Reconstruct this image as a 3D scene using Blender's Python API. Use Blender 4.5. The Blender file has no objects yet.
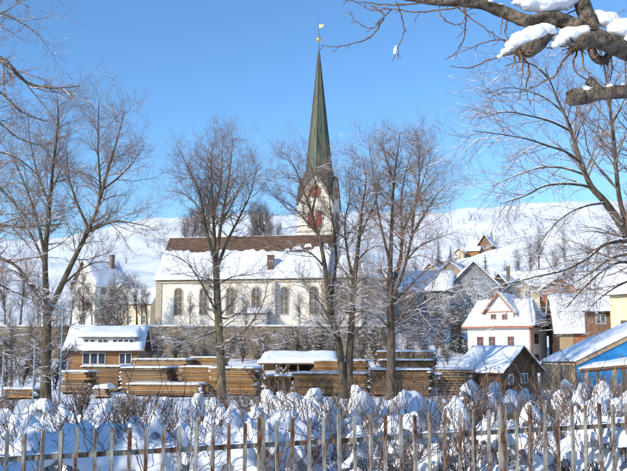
import bpy, bmesh, math, random
import numpy as np
from mathutils import Vector, Matrix, noise

R = math.radians
S = bpy.context.scene
COL = S.collection
rnd = random.Random(7)

# ------------------------------------------------------------------ camera
W0, H0, F, YH = 627.0, 471.0, 861.0, 352.0      # photo size, focal length and horizon row in photo pixels
EYE = 1.75
PITCH = math.atan((YH - H0 / 2) / F)
cam = bpy.data.cameras.new('camera')
cam_o = bpy.data.objects.new('camera', cam)
COL.objects.link(cam_o)
cam_o.location = (0, 0, EYE)
cam_o.rotation_euler = (math.pi / 2 + PITCH, 0, 0)
cam.sensor_width = 36
cam.lens = 36 * F / W0
cam.clip_start = 0.1
cam.clip_end = 5000
S.camera = cam_o
SP, CP = math.sin(PITCH), math.cos(PITCH)


def at(px, py, Y):
    """world point at distance Y (along +Y) seen at photo pixel px, py"""
    u = (px - W0 / 2) / F
    v = (H0 / 2 - py) / F
    dx, dy, dz = u, CP - v * SP, SP + v * CP
    t = Y / dy
    return Vector((dx * t, Y, EYE + dz * t))


# ------------------------------------------------------------------ world, sun, exposure
SUN_EL, SUN_AZ = R(25), R(50)                   # azimuth: to the left of straight behind the camera
to_sun = Vector((-math.sin(SUN_AZ) * math.cos(SUN_EL), -math.cos(SUN_AZ) * math.cos(SUN_EL), math.sin(SUN_EL)))
wd = bpy.data.worlds.new('World')
S.world = wd
wd.use_nodes = True
nt = wd.node_tree
bg = nt.nodes['Background']
sky = nt.nodes.new('ShaderNodeTexSky')
sky.sky_type = 'NISHITA'
sky.sun_disc = False
sky.sun_elevation = SUN_EL
sky.sun_rotation = math.atan2(to_sun.x, to_sun.y)
sky.altitude = 3000
sky.air_density = 1.6
sky.dust_density = 0.0
sky.ozone_density = 6
vivid = nt.nodes.new('ShaderNodeHueSaturation')   # the vivid colour of the photograph's camera, over the whole sky
vivid.inputs['Saturation'].default_value = 1.06
nt.links.new(sky.outputs[0], vivid.inputs['Color'])
nt.links.new(vivid.outputs[0], bg.inputs[0])
bg.inputs[1].default_value = 0.15
sl = bpy.data.lights.new('sun', 'SUN')
sl.energy = 3.5
sl.angle = R(0.5)
sl.color = (1.0, 0.93, 0.80)
so = bpy.data.objects.new('sun', sl)
COL.objects.link(so)
so.rotation_euler = (-to_sun).to_track_quat('-Z', 'Y').to_euler()
so.location = (-60, -50, 60)
S.view_settings.view_transform = 'Standard'
S.view_settings.look = 'None'
S.view_settings.gamma = 1
S.view_settings.exposure = 0.48
S.view_settings.use_curve_mapping = False
S.cycles.use_denoising = True
S.cycles.max_bounces = 6

# ------------------------------------------------------------------ materials
MATS = {}


def mat(name, c1, c2=None, rough=0.8, scale=4.0, detail=5, stretch=(1, 1, 1), bump=0.0, bscale=None,
        vary=0.0, coords='Object', spec=0.3, lo=0.35, hi=0.65, metal=0.0):
    m = bpy.data.materials.new(name)
    m.use_nodes = True
    n, l = m.node_tree.nodes, m.node_tree.links
    b = n['Principled BSDF']
    b.inputs['Roughness'].default_value = rough
    b.inputs['Specular IOR Level'].default_value = spec
    b.inputs['Metallic'].default_value = metal
    tc = n.new('ShaderNodeTexCoord')
    mp = n.new('ShaderNodeMapping')
    mp.inputs['Scale'].default_value = stretch
    l.new(tc.outputs[coords], mp.inputs[0])
    tx = n.new('ShaderNodeTexNoise')
    tx.inputs['Scale'].default_value = scale
    tx.inputs['Detail'].default_value = detail
    l.new(mp.outputs[0], tx.inputs[0])
    rp = n.new('ShaderNodeValToRGB')
    rp.color_ramp.elements[0].position = lo
    rp.color_ramp.elements[1].position = hi
    rp.color_ramp.elements[0].color = (*c1, 1)
    rp.color_ramp.elements[1].color = (*(c2 or c1), 1)
    l.new(tx.outputs[0], rp.inputs[0])
    out = rp.outputs[0]
    if vary:
        oi = n.new('ShaderNodeObjectInfo')
        mr = n.new('ShaderNodeMapRange')
        mr.inputs[3].default_value = 1 - vary
        mr.inputs[4].default_value = 1 + vary
        l.new(oi.outputs['Random'], mr.inputs[0])
        hs = n.new('ShaderNodeHueSaturation')
        l.new(mr.outputs[0], hs.inputs['Value'])
        l.new(out, hs.inputs['Color'])
        out = hs.outputs[0]
    l.new(out, b.inputs['Base Color'])
    if bump:
        t2 = n.new('ShaderNodeTexNoise')
        t2.inputs['Scale'].default_value = bscale or scale * 3
        t2.inputs['Detail'].default_value = 6
        l.new(mp.outputs[0], t2.inputs[0])
        bp = n.new('ShaderNodeBump')
        bp.inputs['Strength'].default_value = min(1, bump)
        bp.inputs['Distance'].default_value = 0.05 * max(1, bump)
        l.new(t2.outputs[0], bp.inputs['Height'])
        l.new(bp.outputs[0], b.inputs['Normal'])
    MATS[name] = m
    return m


mat('snow', (.80, .82, .86), (.88, .89, .91), .55, 2.0, bump=.5, bscale=9, spec=.25)
mat('snow_ground', (.80, .82, .86), (.88, .89, .91), .6, .6, bump=.6, bscale=3.0, spec=.2)
mat('bark', (.042, .032, .024), (.15, .115, .08), .9, 5, stretch=(1, 1, .35), bump=1.0, bscale=14)
mat('bark_dark', (.04, .032, .02), (.13, .105, .06), .9, 4, stretch=(1, 1, .35), bump=1.0, bscale=14)
mat('bark_moss', (.07, .056, .034), (.23, .185, .11), .9, 4, stretch=(1, 1, .35), bump=1.0, bscale=14)
mat('twig', (.18, .115, .085), (.36, .245, .18), .8, 3)
mat('twig_near', (.11, .055, .03), (.24, .14, .075), .7, 9)
mat('bark_near', (.06, .046, .035), (.27, .21, .155), .9, 14, detail=9, bump=1.6, bscale=26)
mat('stem', (.075, .043, .031), (.27, .18, .125), .7, 3, vary=.2)
mat('board', (.20, .095, .036), (.50, .28, .115), .8, 3, stretch=(.25, 3, 6), vary=.38, bump=.3)
mat('board_grey', (.16, .105, .065), (.36, .26, .17), .85, 3, stretch=(.25, 3, 6), vary=.35, bump=.3)
mat('board_dark', (.10, .06, .034), (.27, .165, .095), .85, 3, stretch=(.25, 3, 6), vary=.3, bump=.3)
mat('plaster', (.62, .54, .42), (.84, .78, .67), .85, .9, detail=9, stretch=(1, 1, .45), lo=.25, hi=.6, bump=.3)
mat('plaster_white', (.74, .71, .65), (.84, .82, .78), .85, .8, bump=.2)
mat('plaster_shaded', (.19, .20, .215), (.28, .29, .305), .85, .8, bump=.2)  # village house plaster with blue-grey shade painted into its colour
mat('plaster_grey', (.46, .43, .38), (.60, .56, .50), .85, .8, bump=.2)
mat('plaster_yellow', (.55, .46, .29), (.68, .59, .40), .85, .8, bump=.2)
mat('sandstone', (.36, .30, .21), (.48, .41, .30), .85, 2, bump=.3)
mat('tile_brown', (.085, .048, .032), (.16, .092, .06), .85, 1.2, stretch=(1, 1, 3), bump=.5, bscale=8)
mat('tile_dark', (.06, .045, .04), (.12, .09, .075), .85, 2, bump=.4)
mat('copper', (.035, .055, .04), (.11, .13, .085), .6, 1.0, stretch=(3, 3, .25), spec=.4)
mat('copper_brown', (.07, .055, .045), (.11, .10, .075), .6, 1.5, stretch=(3, 3, .4))
mat('gold', (.75, .52, .16), (.85, .62, .22), .35, 3, metal=.8)
mat('red_paint', (.23, .045, .03), (.33, .07, .048), .6, 3)
mat('trim_red', (.33, .13, .075), (.43, .18, .10), .7, 3)
mat('frame_white', (.66, .64, .60), (.78, .76, .72), .6, 5)
mat('frame_brown', (.16, .08, .045), (.26, .14, .08), .7, 5)
mat('wood_orange', (.20, .095, .04), (.38, .20, .085), .75, 2.5, stretch=(.4, .4, 5), bump=.3)
mat('wood_shed', (.06, .032, .02), (.13, .07, .042), .85, 3, stretch=(4, 4, .4), bump=.3)
mat('wood_dark', (.035, .021, .013), (.085, .05, .03), .85, 3, stretch=(4, 4, .4), bump=.3)
mat('wood_brown', (.13, .07, .04), (.24, .14, .08), .85, 3, stretch=(4, 4, .4), bump=.3)
mat('wood_tan', (.30, .21, .12), (.46, .34, .20), .85, 3, stretch=(4, 4, .4), bump=.3)
mat('wood_red', (.26, .09, .04), (.40, .16, .075), .85, 3, stretch=(4, 4, .4), bump=.3)
mat('masonry', (.12, .095, .07), (.28, .225, .165), .9, 1.3, detail=9, bump=1.0, bscale=5)
mat('glass', (.03, .035, .045), (.07, .08, .10), .12, 2, spec=.6)
mat('glass_church', (.07, .055, .042), (.15, .12, .09), .35, 3, spec=.5)
mat('steel', (.22, .25, .27), (.34, .37, .39), .5, 6, spec=.4)
mat('tarp', (.014, .16, .42), (.035, .25, .56), .45, 1.2, bump=.7, bscale=2.5)
mat('needle', (.022, .030, .018), (.055, .06, .035), .9, 1.5, vary=.25)
mat('needle_brown', (.10, .07, .05), (.20, .14, .10), .9, 1.5)
mat('ivy', (.05, .06, .02), (.12, .13, .045), .8, 5)
mat('nest', (.05, .035, .025), (.11, .08, .055), .9, 12, bump=1)
mat('hedge_twig', (.09, .062, .045), (.19, .135, .10), .9, 3)


def fence_material():
    m = mat('fence_paint', (.20, .19, .165), (.37, .355, .315), .75, 7)
    n, l = m.node_tree.nodes, m.node_tree.links
    b = n['Principled BSDF']
    base = b.inputs['Base Color'].links[0].from_socket
    geo = n.new('ShaderNodeNewGeometry')
    tx = n.new('ShaderNodeTexNoise')
    tx.inputs['Scale'].default_value = 7
    tx.inputs['Detail'].default_value = 7
    tx.inputs['Roughness'].default_value = .7
    mp2 = n.new('ShaderNodeMapping')
    mp2.inputs['Scale'].default_value = (2.2, 2.2, .45)
    l.new(geo.outputs['Position'], mp2.inputs[0])
    l.new(mp2.outputs[0], tx.inputs[0])
    rp = n.new('ShaderNodeValToRGB')
    rp.color_ramp.elements[0].position = .45
    rp.color_ramp.elements[1].position = .58
    l.new(tx.outputs[0], rp.inputs[0])
    tx2 = n.new('ShaderNodeTexNoise')
    tx2.inputs['Scale'].default_value = 40
    l.new(geo.outputs['Position'], tx2.inputs[0])
    rr = n.new('ShaderNodeValToRGB')
    rr.color_ramp.elements[0].color = (.04, .02, .012, 1)
    rr.color_ramp.elements[1].color = (.16, .066, .03, 1)
    rr.color_ramp.elements[0].position = .35
    rr.color_ramp.elements[1].position = .65
    l.new(tx2.outputs[0], rr.inputs[0])
    mx = n.new('ShaderNodeMix')
    mx.data_type = 'RGBA'
    l.new(rp.outputs[0], mx.inputs['Factor'])
    l.new(base, mx.inputs[6])
    l.new(rr.outputs[0], mx.inputs[7])
    l.new(mx.outputs[2], b.inputs['Base Color'])
    bp = n.new('ShaderNodeBump')
    bp.inputs['Strength'].default_value = .5
    bp.inputs['Distance'].default_value = .004
    l.new(tx2.outputs[0], bp.inputs['Height'])
    l.new(bp.outputs[0], b.inputs['Normal'])


fence_material()


def tile_rows(m, step, strength=.6):
    """fine courses of roof tiles as relief"""
    n, l = m.node_tree.nodes, m.node_tree.links
    b = n['Principled BSDF']
    tc = n.new('ShaderNodeTexCoord')
    wv = n.new('ShaderNodeTexWave')
    wv.bands_direction = 'Z'
    wv.wave_profile = 'SAW'
    wv.inputs['Scale'].default_value = 1.0 / step
    wv.inputs['Distortion'].default_value = .6
    l.new(tc.outputs['Object'], wv.inputs[0])
    bp = n.new('ShaderNodeBump')
    bp.inputs['Strength'].default_value = strength
    bp.inputs['Distance'].default_value = .06
    l.new(wv.outputs[0], bp.inputs['Height'])
    l.new(bp.outputs[0], b.inputs['Normal'])


tile_rows(MATS['tile_brown'], 1.6)


# ------------------------------------------------------------------ object helpers
def tag(o, label=None, cat=None, group=None, kind=None):
    if label:
        o['label'] = label
    if cat:
        o['category'] = cat
    if group:
        o['group'] = group
    if kind:
        o['kind'] = kind
    return o


def thing(name, label, cat, loc=(0, 0, 0), rz=0.0, group=None):
    o = bpy.data.objects.new(name, None)
    o.empty_display_size = .3
    COL.objects.link(o)
    o.location = loc
    o.rotation_euler = (0, 0, rz)
    return tag(o, label, cat, group)


def link(name, me, parent=None, loc=(0, 0, 0), rz=0.0):
    o = bpy.data.objects.new(name, me)
    COL.objects.link(o)
    o.location = loc
    o.rotation_euler = (0, 0, rz)
    o.parent = parent
    return o


def copy_thing(root, loc, rz, scale, label, group=None):
    r = root.copy()
    COL.objects.link(r)
    r.location = loc
    r.rotation_euler = (0, 0, rz)
    r.scale = scale if hasattr(scale, '__len__') else (scale,) * 3
    r['label'] = label
    if group:
        r['group'] = group
    for ch in root.children:
        c = ch.copy()
        COL.objects.link(c)
        c.parent = r
        for g in ch.children:
            d = g.copy()
            COL.objects.link(d)
            d.parent = c
    return r


class MB:
    def __init__(self):
        self.v, self.f = [], []

    def add(self, vs, fs):
        o = len(self.v)
        self.v += [tuple(p) for p in vs]
        self.f += [tuple(i + o for i in f) for f in fs]
        return self

    def box(self, x0, x1, y0, y1, z0, z1):
        return self.add([(x0, y0, z0), (x1, y0, z0), (x1, y1, z0), (x0, y1, z0),
                         (x0, y0, z1), (x1, y0, z1), (x1, y1, z1), (x0, y1, z1)],
                        [(0, 3, 2, 1), (4, 5, 6, 7), (0, 1, 5, 4), (1, 2, 6, 5), (2, 3, 7, 6), (3, 0, 4, 7)])

    def bar(self, a, b, w, h=None):
        a, b = Vector(a), Vector(b)
        h = h or w
        d = (b - a).normalized()
        up = Vector((0, 0, 1)) if abs(d.z) < .95 else Vector((0, 1, 0))
        s = d.cross(up).normalized() * (w / 2)
        t = s.cross(d).normalized() * (h / 2)
        vs = [a - s - t, a + s - t, a + s + t, a - s + t, b - s - t, b + s - t, b + s + t, b - s + t]
        return self.add(vs, [(0, 1, 2, 3), (7, 6, 5, 4), (0, 4, 5, 1), (1, 5, 6, 2), (2, 6, 7, 3), (3, 7, 4, 0)])

    def prism_y(self, poly, y0, y1):
        """polygon in x,z extruded along y"""
        n = len(poly)
        vs = [(x, y0, z) for x, z in poly] + [(x, y1, z) for x, z in poly]
        fs = [tuple(range(n)), tuple(reversed(range(n, 2 * n)))]
        fs += [((i + 1) % n, i, i + n, (i + 1) % n + n) for i in range(n)]
        return self.add(vs, fs)

    def prism_x(self, poly, x0, x1):
        n = len(poly)
        vs = [(x0, y, z) for y, z in poly] + [(x1, y, z) for y, z in poly]
        fs = [tuple(reversed(range(n))), tuple(range(n, 2 * n))]
        fs += [(i, (i + 1) % n, (i + 1) % n + n, i + n) for i in range(n)]
        return self.add(vs, fs)

    def slab(self, quad, th):
        """thick plate under the four corner points"""
        q = [Vector(p) for p in quad]
        n = (q[2] - q[0]).cross(q[3] - q[1]).normalized()
        if n.z < 0:
            n = -n
        vs = q + [p - n * th for p in q]
        return self.add(vs, [(0, 1, 2, 3), (7, 6, 5, 4), (0, 4, 5, 1), (1, 5, 6, 2), (2, 6, 7, 3), (3, 7, 4, 0)])

    def lathe(self, prof, n=12, c=(0, 0)):
        vs, fs = [], []
        for r, z in prof:
            for i in range(n):
                a = 2 * math.pi * i / n
                vs.append((c[0] + r * math.cos(a), c[1] + r * math.sin(a), z))
        for k in range(len(prof) - 1):
            for i in range(n):
                j = (i + 1) % n
                fs.append((k * n + i, k * n + j, (k + 1) * n + j, (k + 1) * n + i))
        fs.append(tuple(reversed(range(n))))
        fs.append(tuple(range((len(prof) - 1) * n, len(prof) * n)))
        return self.add(vs, fs)

    def mesh(self, name, m, smooth=False):
        me = bpy.data.meshes.new(name)
        me.from_pydata(self.v, [], self.f)
        bm = bmesh.new()
        bm.from_mesh(me)
        bmesh.ops.recalc_face_normals(bm, faces=bm.faces)
        bm.to_mesh(me)
        bm.free()
        if m:
            me.materials.append(MATS[m])
        if smooth:
            me.polygons.foreach_set('use_smooth', [True] * len(me.polygons))
        me.update()
        return me

    def build(self, name, m, parent=None, loc=(0, 0, 0), rz=0.0, smooth=False):
        return link(name, self.mesh(name, m, smooth), parent, loc, rz)


def fast_mesh(name, V, Q, m, smooth=True):
    """numpy quads/tris to mesh"""
    me = bpy.data.meshes.new(name)
    nv, (nf, k) = len(V), Q.shape
    me.vertices.add(nv)
    me.vertices.foreach_set('co', np.ascontiguousarray(V, dtype=np.float32).ravel())
    me.loops.add(nf * k)
    me.loops.foreach_set('vertex_index', np.ascontiguousarray(Q, dtype=np.int32).ravel())
    me.polygons.add(nf)
    me.polygons.foreach_set('loop_start', np.arange(0, nf * k, k, dtype=np.int32))
    if smooth:
        me.polygons.foreach_set('use_smooth', np.ones(nf, dtype=bool))
    me.update(calc_edges=True)
    me.validate()
    if m:
        me.materials.append(MATS[m])
    return me


def snow_sheet(quad, th, seed, nu=14, nv=8, jit=.08, over=.0, round_=.35):
    """a lumpy snow blanket lying on a quad a,b (lower edge) c,d (upper edge, c above b)"""
    a, b, c, d = [Vector(p) for p in quad]
    nrm = (c - a).cross(d - b).normalized()
    if nrm.z < 0:
        nrm = -nrm
    lu = max((b - a).length, .01)
    lv = max((d - a).length, .01)
    vs, fs = [], []

    def pt(u, v):
        lo, hi = a.lerp(b, u), d.lerp(c, u)
        return lo.lerp(hi, v)
    for top in (1, 0):
        for j in range(nv + 1):
            for i in range(nu + 1):
                u, v = i / nu, j / nv
                p = pt(u, v)
                k = noise.noise(Vector((p.x * .9 + seed, p.y * .9, p.z * .9 + seed * 2)))
                k2 = noise.noise(Vector((p.x * 3.1 + seed, p.y * 3.1, p.z * 3.1)))
                uu, vv = u, v
                if i == 0:
                    uu += (jit * k2 - over) / lu
                if i == nu:
                    uu += (jit * k2 + over) / lu
                if j == 0:
                    vv += (jit * k2 - over) / lv
                if j == nv:
                    vv += jit * .3 * k2 / lv
                p = pt(uu, vv)
                if top:
                    e = min(i, nu - i) and min(j, nv - j)
                    f = round_ if (i in (0, nu) or j in (0, nv)) else 1.0
                    p = p + nrm * (th * f * (1 + .35 * k + .2 * k2))
                else:
                    p = p + nrm * .004
                vs.append(p)
    n = (nu + 1) * (nv + 1)
    W = nu + 1
    for j in range(nv):
        for i in range(nu):
            q = j * W + i
            fs.append((q, q + 1, q + W + 1, q + W))
            fs.append((n + q + W, n + q + W + 1, n + q + 1, n + q))
    for i in range(nu):
        fs.append((i + 1, i, n + i, n + i + 1))
        q = nv * W + i
        fs.append((q, q + 1, n + q + 1, n + q))
    for j in range(nv):
        q = j * W
        fs.append((q, q + W, n + q + W, n + q))
        q = j * W + nu
        fs.append((q + W, q, n + q, n + q + W))
    mb = MB()
    mb.add(vs, fs)
    return mb


# ------------------------------------------------------------------ terrain
def col_interp(x, pts):
    return float(np.interp(x, [p[0] for p in pts], [p[1] for p in pts]))


RIDGE = [(-300, 262), (0, 241), (60, 236), (100, 229), (160, 217.5), (230, 214), (330, 214), (440, 211), (540, 203), (627, 199), (950, 190)]
SPUR = [(-300, 285), (0, 272), (150, 266), (330, 264), (400, 266), (432, 265), (470, 256), (520, 240), (560, 228), (627, 216), (950, 205)]
_D = [-200, 0, 8, 30, 75, 108]


def sm(a, b, t):
    t = max(0., min(1., (t - a) / (b - a)))
    return t * t * (3 - 2 * t)


def ground(x, y, rough=True):
    if y > 2:
        px = W0 / 2 + F * x / max(y, 2) * (1.0)
    else:
        px = W0 / 2
    if y <= 113:
        z = float(np.interp(y, [-200, 7, 12, 33, 76, 108, 113], [0, 0, -.12, -1.25, -1.3, .5, .9]))
    else:
        z = .9
    terr = 1 - sm(9, 17, x)                     # churchyard terrace behind the retaining wall
    if y > 113:
        zr = at(px, col_interp(px, RIDGE), 650).z
        zs = at(px, col_interp(px, SPUR), 330).z
        left = 1 - sm(340, 430, px)
        z150 = 6.3 + left * .6
        z210 = 15.0 - left * 2
        dip = zs + 3 + left * 12
        z = float(np.interp(y, [113, 150, 210, 330, 440, 650, 760, 1200], [.9, z150, z210, zs, dip, zr, zr + 1, zr - 40]))
        zt = float(np.interp(y, [113, 140, 150, 210], [5.0, 5.2, z150, z210]))
        z = z * (1 - terr) + zt * terr if y < 150 else z
        if y < 113.6:
            k = terr * sm(113.0, 113.6, y)
            z = .9 * (1 - k) + 5.0 * k
    z += .033 * max(-8, min(8, x)) * (1 - sm(9, 30, y))
    if rough:
        p = Vector((x, y, 0))
        if y < 110:
            z += .10 * noise.noise(p * .45) + .05 * noise.noise(p * 1.7)
        elif y > 160:
            k = sm(160, 320, y)
            z += k * (2.6 * noise.noise(p * .018) + 1.8 * noise.noise(Vector((x * .05, y * .05, 3))) + 1.0 * noise.noise(p * .13) + .9 * noise.noise(Vector((x * .02 + 5, y * .11, 0))))
    return z


def gz(x, y):
    return ground(x, y)


def build_terrain():
    ys = [-160, -120, -90, -65, -45, -30, -20, -13, -8, -4, -1]
    y = 1.0
    while y < 30:
        ys.append(y); y += .35
    while y < 109:
        ys.append(y); y += 1.1
    ys += [110, 111, 112, 112.9, 113.0, 113.2, 113.4, 113.6, 114, 115]
    y = 117
    while y < 1250:
        ys.append(y); y += max(2.0, (y - 80) * .016)
    us = []
    n = 150
    for i in range(n + 1):
        t = 2 * i / n - 1
        us.append((.62 * t + .38 * t ** 3))
    V = np.zeros((len(ys) * (n + 1), 3))
    k = 0
    for y in ys:
        w = 22 + .72 * max(y, 0) if y > 0 else 22 + 1.2 * abs(y)
        for u in us:
            x = u * w
            V[k] = (x, y, gz(x, y))
            k += 1
    W = n + 1
    j, i = np.meshgrid(np.arange(len(ys) - 1), np.arange(n), indexing='ij')
    q = (j * W + i).ravel()
    Q = np.stack([q, q + 1, q + W + 1, q + W], 1)
    o = link('ground', fast_mesh('ground', V, Q, 'snow_ground'))
    tag(o, kind='structure')


build_terrain()


# ------------------------------------------------------------------ trees
class Wood:
    """collects tapered branches as polylines; meshes them in numpy batches"""

    def __init__(self, seed):
        self.r = random.Random(seed)
        self.items = []                          # (points, radii, level)

    def add(self, pts, rad, level):
        self.items.append((pts, rad, level))

    def smooth(self, pts, rads, sub=4):
        out, orad = [], []
        n = len(pts)
        for i in range(n - 1):
            p0, p1, p2, p3 = pts[max(i - 1, 0)], pts[i], pts[i + 1], pts[min(i + 2, n - 1)]
            for s in range(sub):
                t = s / sub
                a = [0.5 * (2 * p1[k] + (p2[k] - p0[k]) * t + (2 * p0[k] - 5 * p1[k] + 4 * p2[k] - p3[k]) * t * t
                            + (3 * p1[k] - p0[k] - 3 * p2[k] + p3[k]) * t ** 3) for k in range(3)]
                out.append(tuple(a))
                orad.append(rads[i] * (1 - t) + rads[i + 1] * t)
        out.append(tuple(pts[-1]))
        orad.append(rads[-1])
        return out, orad

    def limb(self, pts, r0, r1, level=0, sub=4, wob=.0):
        n = len(pts)
        rads = [r0 + (r1 - r0) * (i / (n - 1)) ** .8 for i in range(n)]
        p, r = self.smooth([tuple(q) for q in pts], rads, sub)
        if wob:
            p = [p[0]] + [(q[0] + self.r.gauss(0, wob), q[1] + self.r.gauss(0, wob), q[2] + self.r.gauss(0, wob * .6)) for q in p[1:]]
        self.add(p, r, level)
        return p, r

    def child(self, p, d, length, r0, level, seg, wander, tropism):
        r = self.r
        pts = [p]
        rad = [r0]
        x, y, z = p
        dx, dy, dz = d
        s = length / seg
        for i in range(seg):
            dx += r.gauss(0, wander)
            dy += r.gauss(0, wander)
            dz += r.gauss(0, wander) + tropism
            m = math.sqrt(dx * dx + dy * dy + dz * dz) or 1
            dx, dy, dz = dx / m, dy / m, dz / m
            x += dx * s
            y += dy * s
            z += dz * s
            pts.append((x, y, z))
            rad.append(max(r0 * (1 - .8 * (i + 1) / seg), .0022))
        self.add(pts, rad, level)
        return pts, rad

    def spawn(self, pts, rad, level, cfg, t0=.15):
        """children along a branch, recursively"""
        if level >= len(cfg):
            return
        c = cfg[level]
        r = self.r
        segs = []
        tot = 0
        for a, b in zip(pts, pts[1:]):
            l = math.dist(a, b)
            segs.append((tot, l, a, b))
            tot += l
        if tot <= 0:
            return
        n = c['n'] * tot
        n = int(n) + (r.random() < n - int(n))
        for k in range(n):
            t = t0 + (1 - t0) * (k + r.random()) / max(n, 1)
            L = t * tot
            i = 0
            while i < len(segs) - 1 and segs[i + 1][0] <= L:
                i += 1
            s0, l, a, b = segs[i]
            f = min(1, (L - s0) / l) if l else 0
            p = (a[0] + (b[0] - a[0]) * f, a[1] + (b[1] - a[1]) * f, a[2] + (b[2] - a[2]) * f)
            rr = rad[i] * (1 - f) + rad[i + 1] * f
            tx, ty, tz = ((b[q] - a[q]) / (l or 1) for q in range(3))
            # random perpendicular
            while True:
                ux, uy, uz = r.gauss(0, 1), r.gauss(0, 1), r.gauss(0, 1)
                dt = ux * tx + uy * ty + uz * tz
                ux, uy, uz = ux - dt * tx, uy - dt * ty, uz - dt * tz
                m = math.sqrt(ux * ux + uy * uy + uz * uz)
                if m > .1:
                    break
            ux, uy, uz = ux / m, uy / m, uz / m
            an = R(r.uniform(*c['ang']))
            ca, sa = math.cos(an), math.sin(an)
            d = (tx * ca + ux * sa, ty * ca + uy * sa, tz * ca + uz * sa + c.get('lift', 0))
            length = r.uniform(*c['len']) * (1 - c.get('taper', .5) * t)
            r0 = max(min(rr * c.get('rr', .6), c['rmax']), c.get('rmin', .003))
            q, qr = self.child(p, d, length, r0, level + 1, c['seg'], c['wander'], c['trop'])
            self.spawn(q, qr, level + 1, cfg, .12)

    @staticmethod
    def tubes(items, sides):
        """items: list of (pts, rad) -> V, Q"""
        Vs, Qs, off = [], [], 0
        byk = {}
        for p, r in items:
            byk.setdefault(len(p), []).append((p, r))
        for k, lst in byk.items():
            P = np.array([a for a, _ in lst])
            Rr = np.array([b for _, b in lst])
            N = len(lst)
            T = np.gradient(P, axis=1)
            T /= np.linalg.norm(T, axis=2, keepdims=True) + 1e-9
            D = P[:, -1] - P[:, 0]
            ref = np.where((np.abs(D[:, 2]) > .7 * np.linalg.norm(D, axis=1))[:, None], [[1., .1, 0]], [[.05, .1, 1.]])
            U = ref[:, None, :] - (ref[:, None, :] * T).sum(2, keepdims=True) * T
            U /= np.linalg.norm(U, axis=2, keepdims=True) + 1e-9
            B = np.cross(T, U)
            an = np.arange(sides) * 2 * math.pi / sides
            V = P[:, :, None, :] + Rr[:, :, None, None] * (np.cos(an)[None, None, :, None] * U[:, :, None, :]
                                                          + np.sin(an)[None, None, :, None] * B[:, :, None, :])
            Vs.append(V.reshape(-1, 3))
            n, j, s = np.meshgrid(np.arange(N), np.arange(k - 1), np.arange(sides), indexing='ij')
            base = off + n * k * sides
            s2 = (s + 1) % sides
            q = np.stack([base + j * sides + s, base + j * sides + s2, base + (j + 1) * sides + s2, base + (j + 1) * sides + s], -1)
            Qs.append(q.reshape(-1, 4))
            off += N * k * sides
        return np.concatenate(Vs), np.concatenate(Qs)

    def snow_items(self, prob, seed, minr=.006, add=.008, gain=.75, zfade=None):
        r = random.Random(seed)
        out = []
        for p, rad, lv in self.items:
            if max(rad) < minr:
                continue
            pr = prob[min(lv, len(prob) - 1)]
            if zfade:
                pr *= max(zfade[2], 1 - max(0, (p[0][2] - zfade[0]) / (zfade[1] - zfade[0])))
            if r.random() > pr:
                continue
            q, qr = [], []
            ph = r.uniform(0, 50)
            for i in range(len(p)):
                a, b = p[max(i - 1, 0)], p[min(i + 1, len(p) - 1)]
                l = math.dist(a, b) or 1
                h = 1 - abs(b[2] - a[2]) / l
                h = max(0, min(1, (h - .12) * 1.8))
                h *= max(0, min(1, .62 + 1.7 * noise.noise(Vector((ph, p[i][0] * 2.6, p[i][2] * 2.6)))))
                if i in (0, len(p) - 1):
                    h *= .4
                rr = (rad[i] * gain + add) * h
                q.append((p[i][0], p[i][1], p[i][2] + rad[i] * .8 + rr * .35))
                qr.append(max(rr, .0005))
            if max(qr) > .003:
                out.append((q, qr))
        return out

    def parts(self, root, bark='bark', twig='twig', snow=(.95, .9, .8, .6), seed=1, trunk_levels=1, sides=8, add=.008, gain=.75, zfade=None, minr=.006):
        big = [(p, r) for p, r, l in self.items if l < trunk_levels]
        small = [(p, r) for p, r, l in self.items if l >= trunk_levels]
        V, Q = self.tubes(big, sides)
        link('trunk', fast_mesh('trunk', V, Q, bark), root)
        mid = [(p, r) for p, r in small if max(r) > .02]
        fine = [(p, r) for p, r in small if max(r) <= .02]
        Vs, Qs, off = [], [], 0
        for lst, s in ((mid, 5), (fine, 3)):
            if lst:
                V, Q = self.tubes(lst, s)
                Vs.append(V); Qs.append(Q + off); off += len(V)
        if Vs:
            tag(link('crown', fast_mesh('crown', np.concatenate(Vs), np.concatenate(Qs), twig), root), kind='stuff')
        si = self.snow_items(snow, seed, add=add, gain=gain, zfade=zfade, minr=minr)
        if si:
            V, Q = self.tubes(si, 4)
            tag(link('branch_snow', fast_mesh('branch_snow', V, Q, 'snow'), root), kind='stuff')


def yard_tree(label, base_px, Y, limbs, cfg, seed, group=None, bark='bark', **kw):
    """limbs: list of (r0, r1, [(px, py, dY) ...]); the first starts at the ground"""
    bx = at(base_px, 395, Y).x
    bz = gz(bx, Y) - .1
    root = thing('bare_tree', label, 'tree', (bx, Y, bz), group=group)
    w = Wood(seed)
    made = []
    for li, (r0, r1, pts) in enumerate(limbs):
        q = []
        for px, py, dy in pts:
            p = at(px, py, Y + dy)
            q.append((p.x - bx, p.y - Y, p.z - bz))
        if li == 0:
            q[0] = (q[0][0], q[0][1], 0.0)
        made.append((w.limb(q, r0, r1, 0), li))
    # root flare
    p, r = made[0][0]
    w.add([(p[0][0], p[0][1], -.1), (p[0][0], p[0][1], .12), (p[0][0] + (p[1][0] - p[0][0]) * .3, p[0][1], .45)], [r[0] * 1.55, r[0] * 1.18, r[0] * .98], 0)
    for (p, r), li in made:
        w.spawn(p, r, 0, cfg, kw.get('t0', {}).get(li, .25))
    w.parts(root, bark=bark, seed=seed, **{k: v for k, v in kw.items() if k in ('snow', 'add', 'gain', 'zfade', 'twig', 'minr')})
    return root


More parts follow.
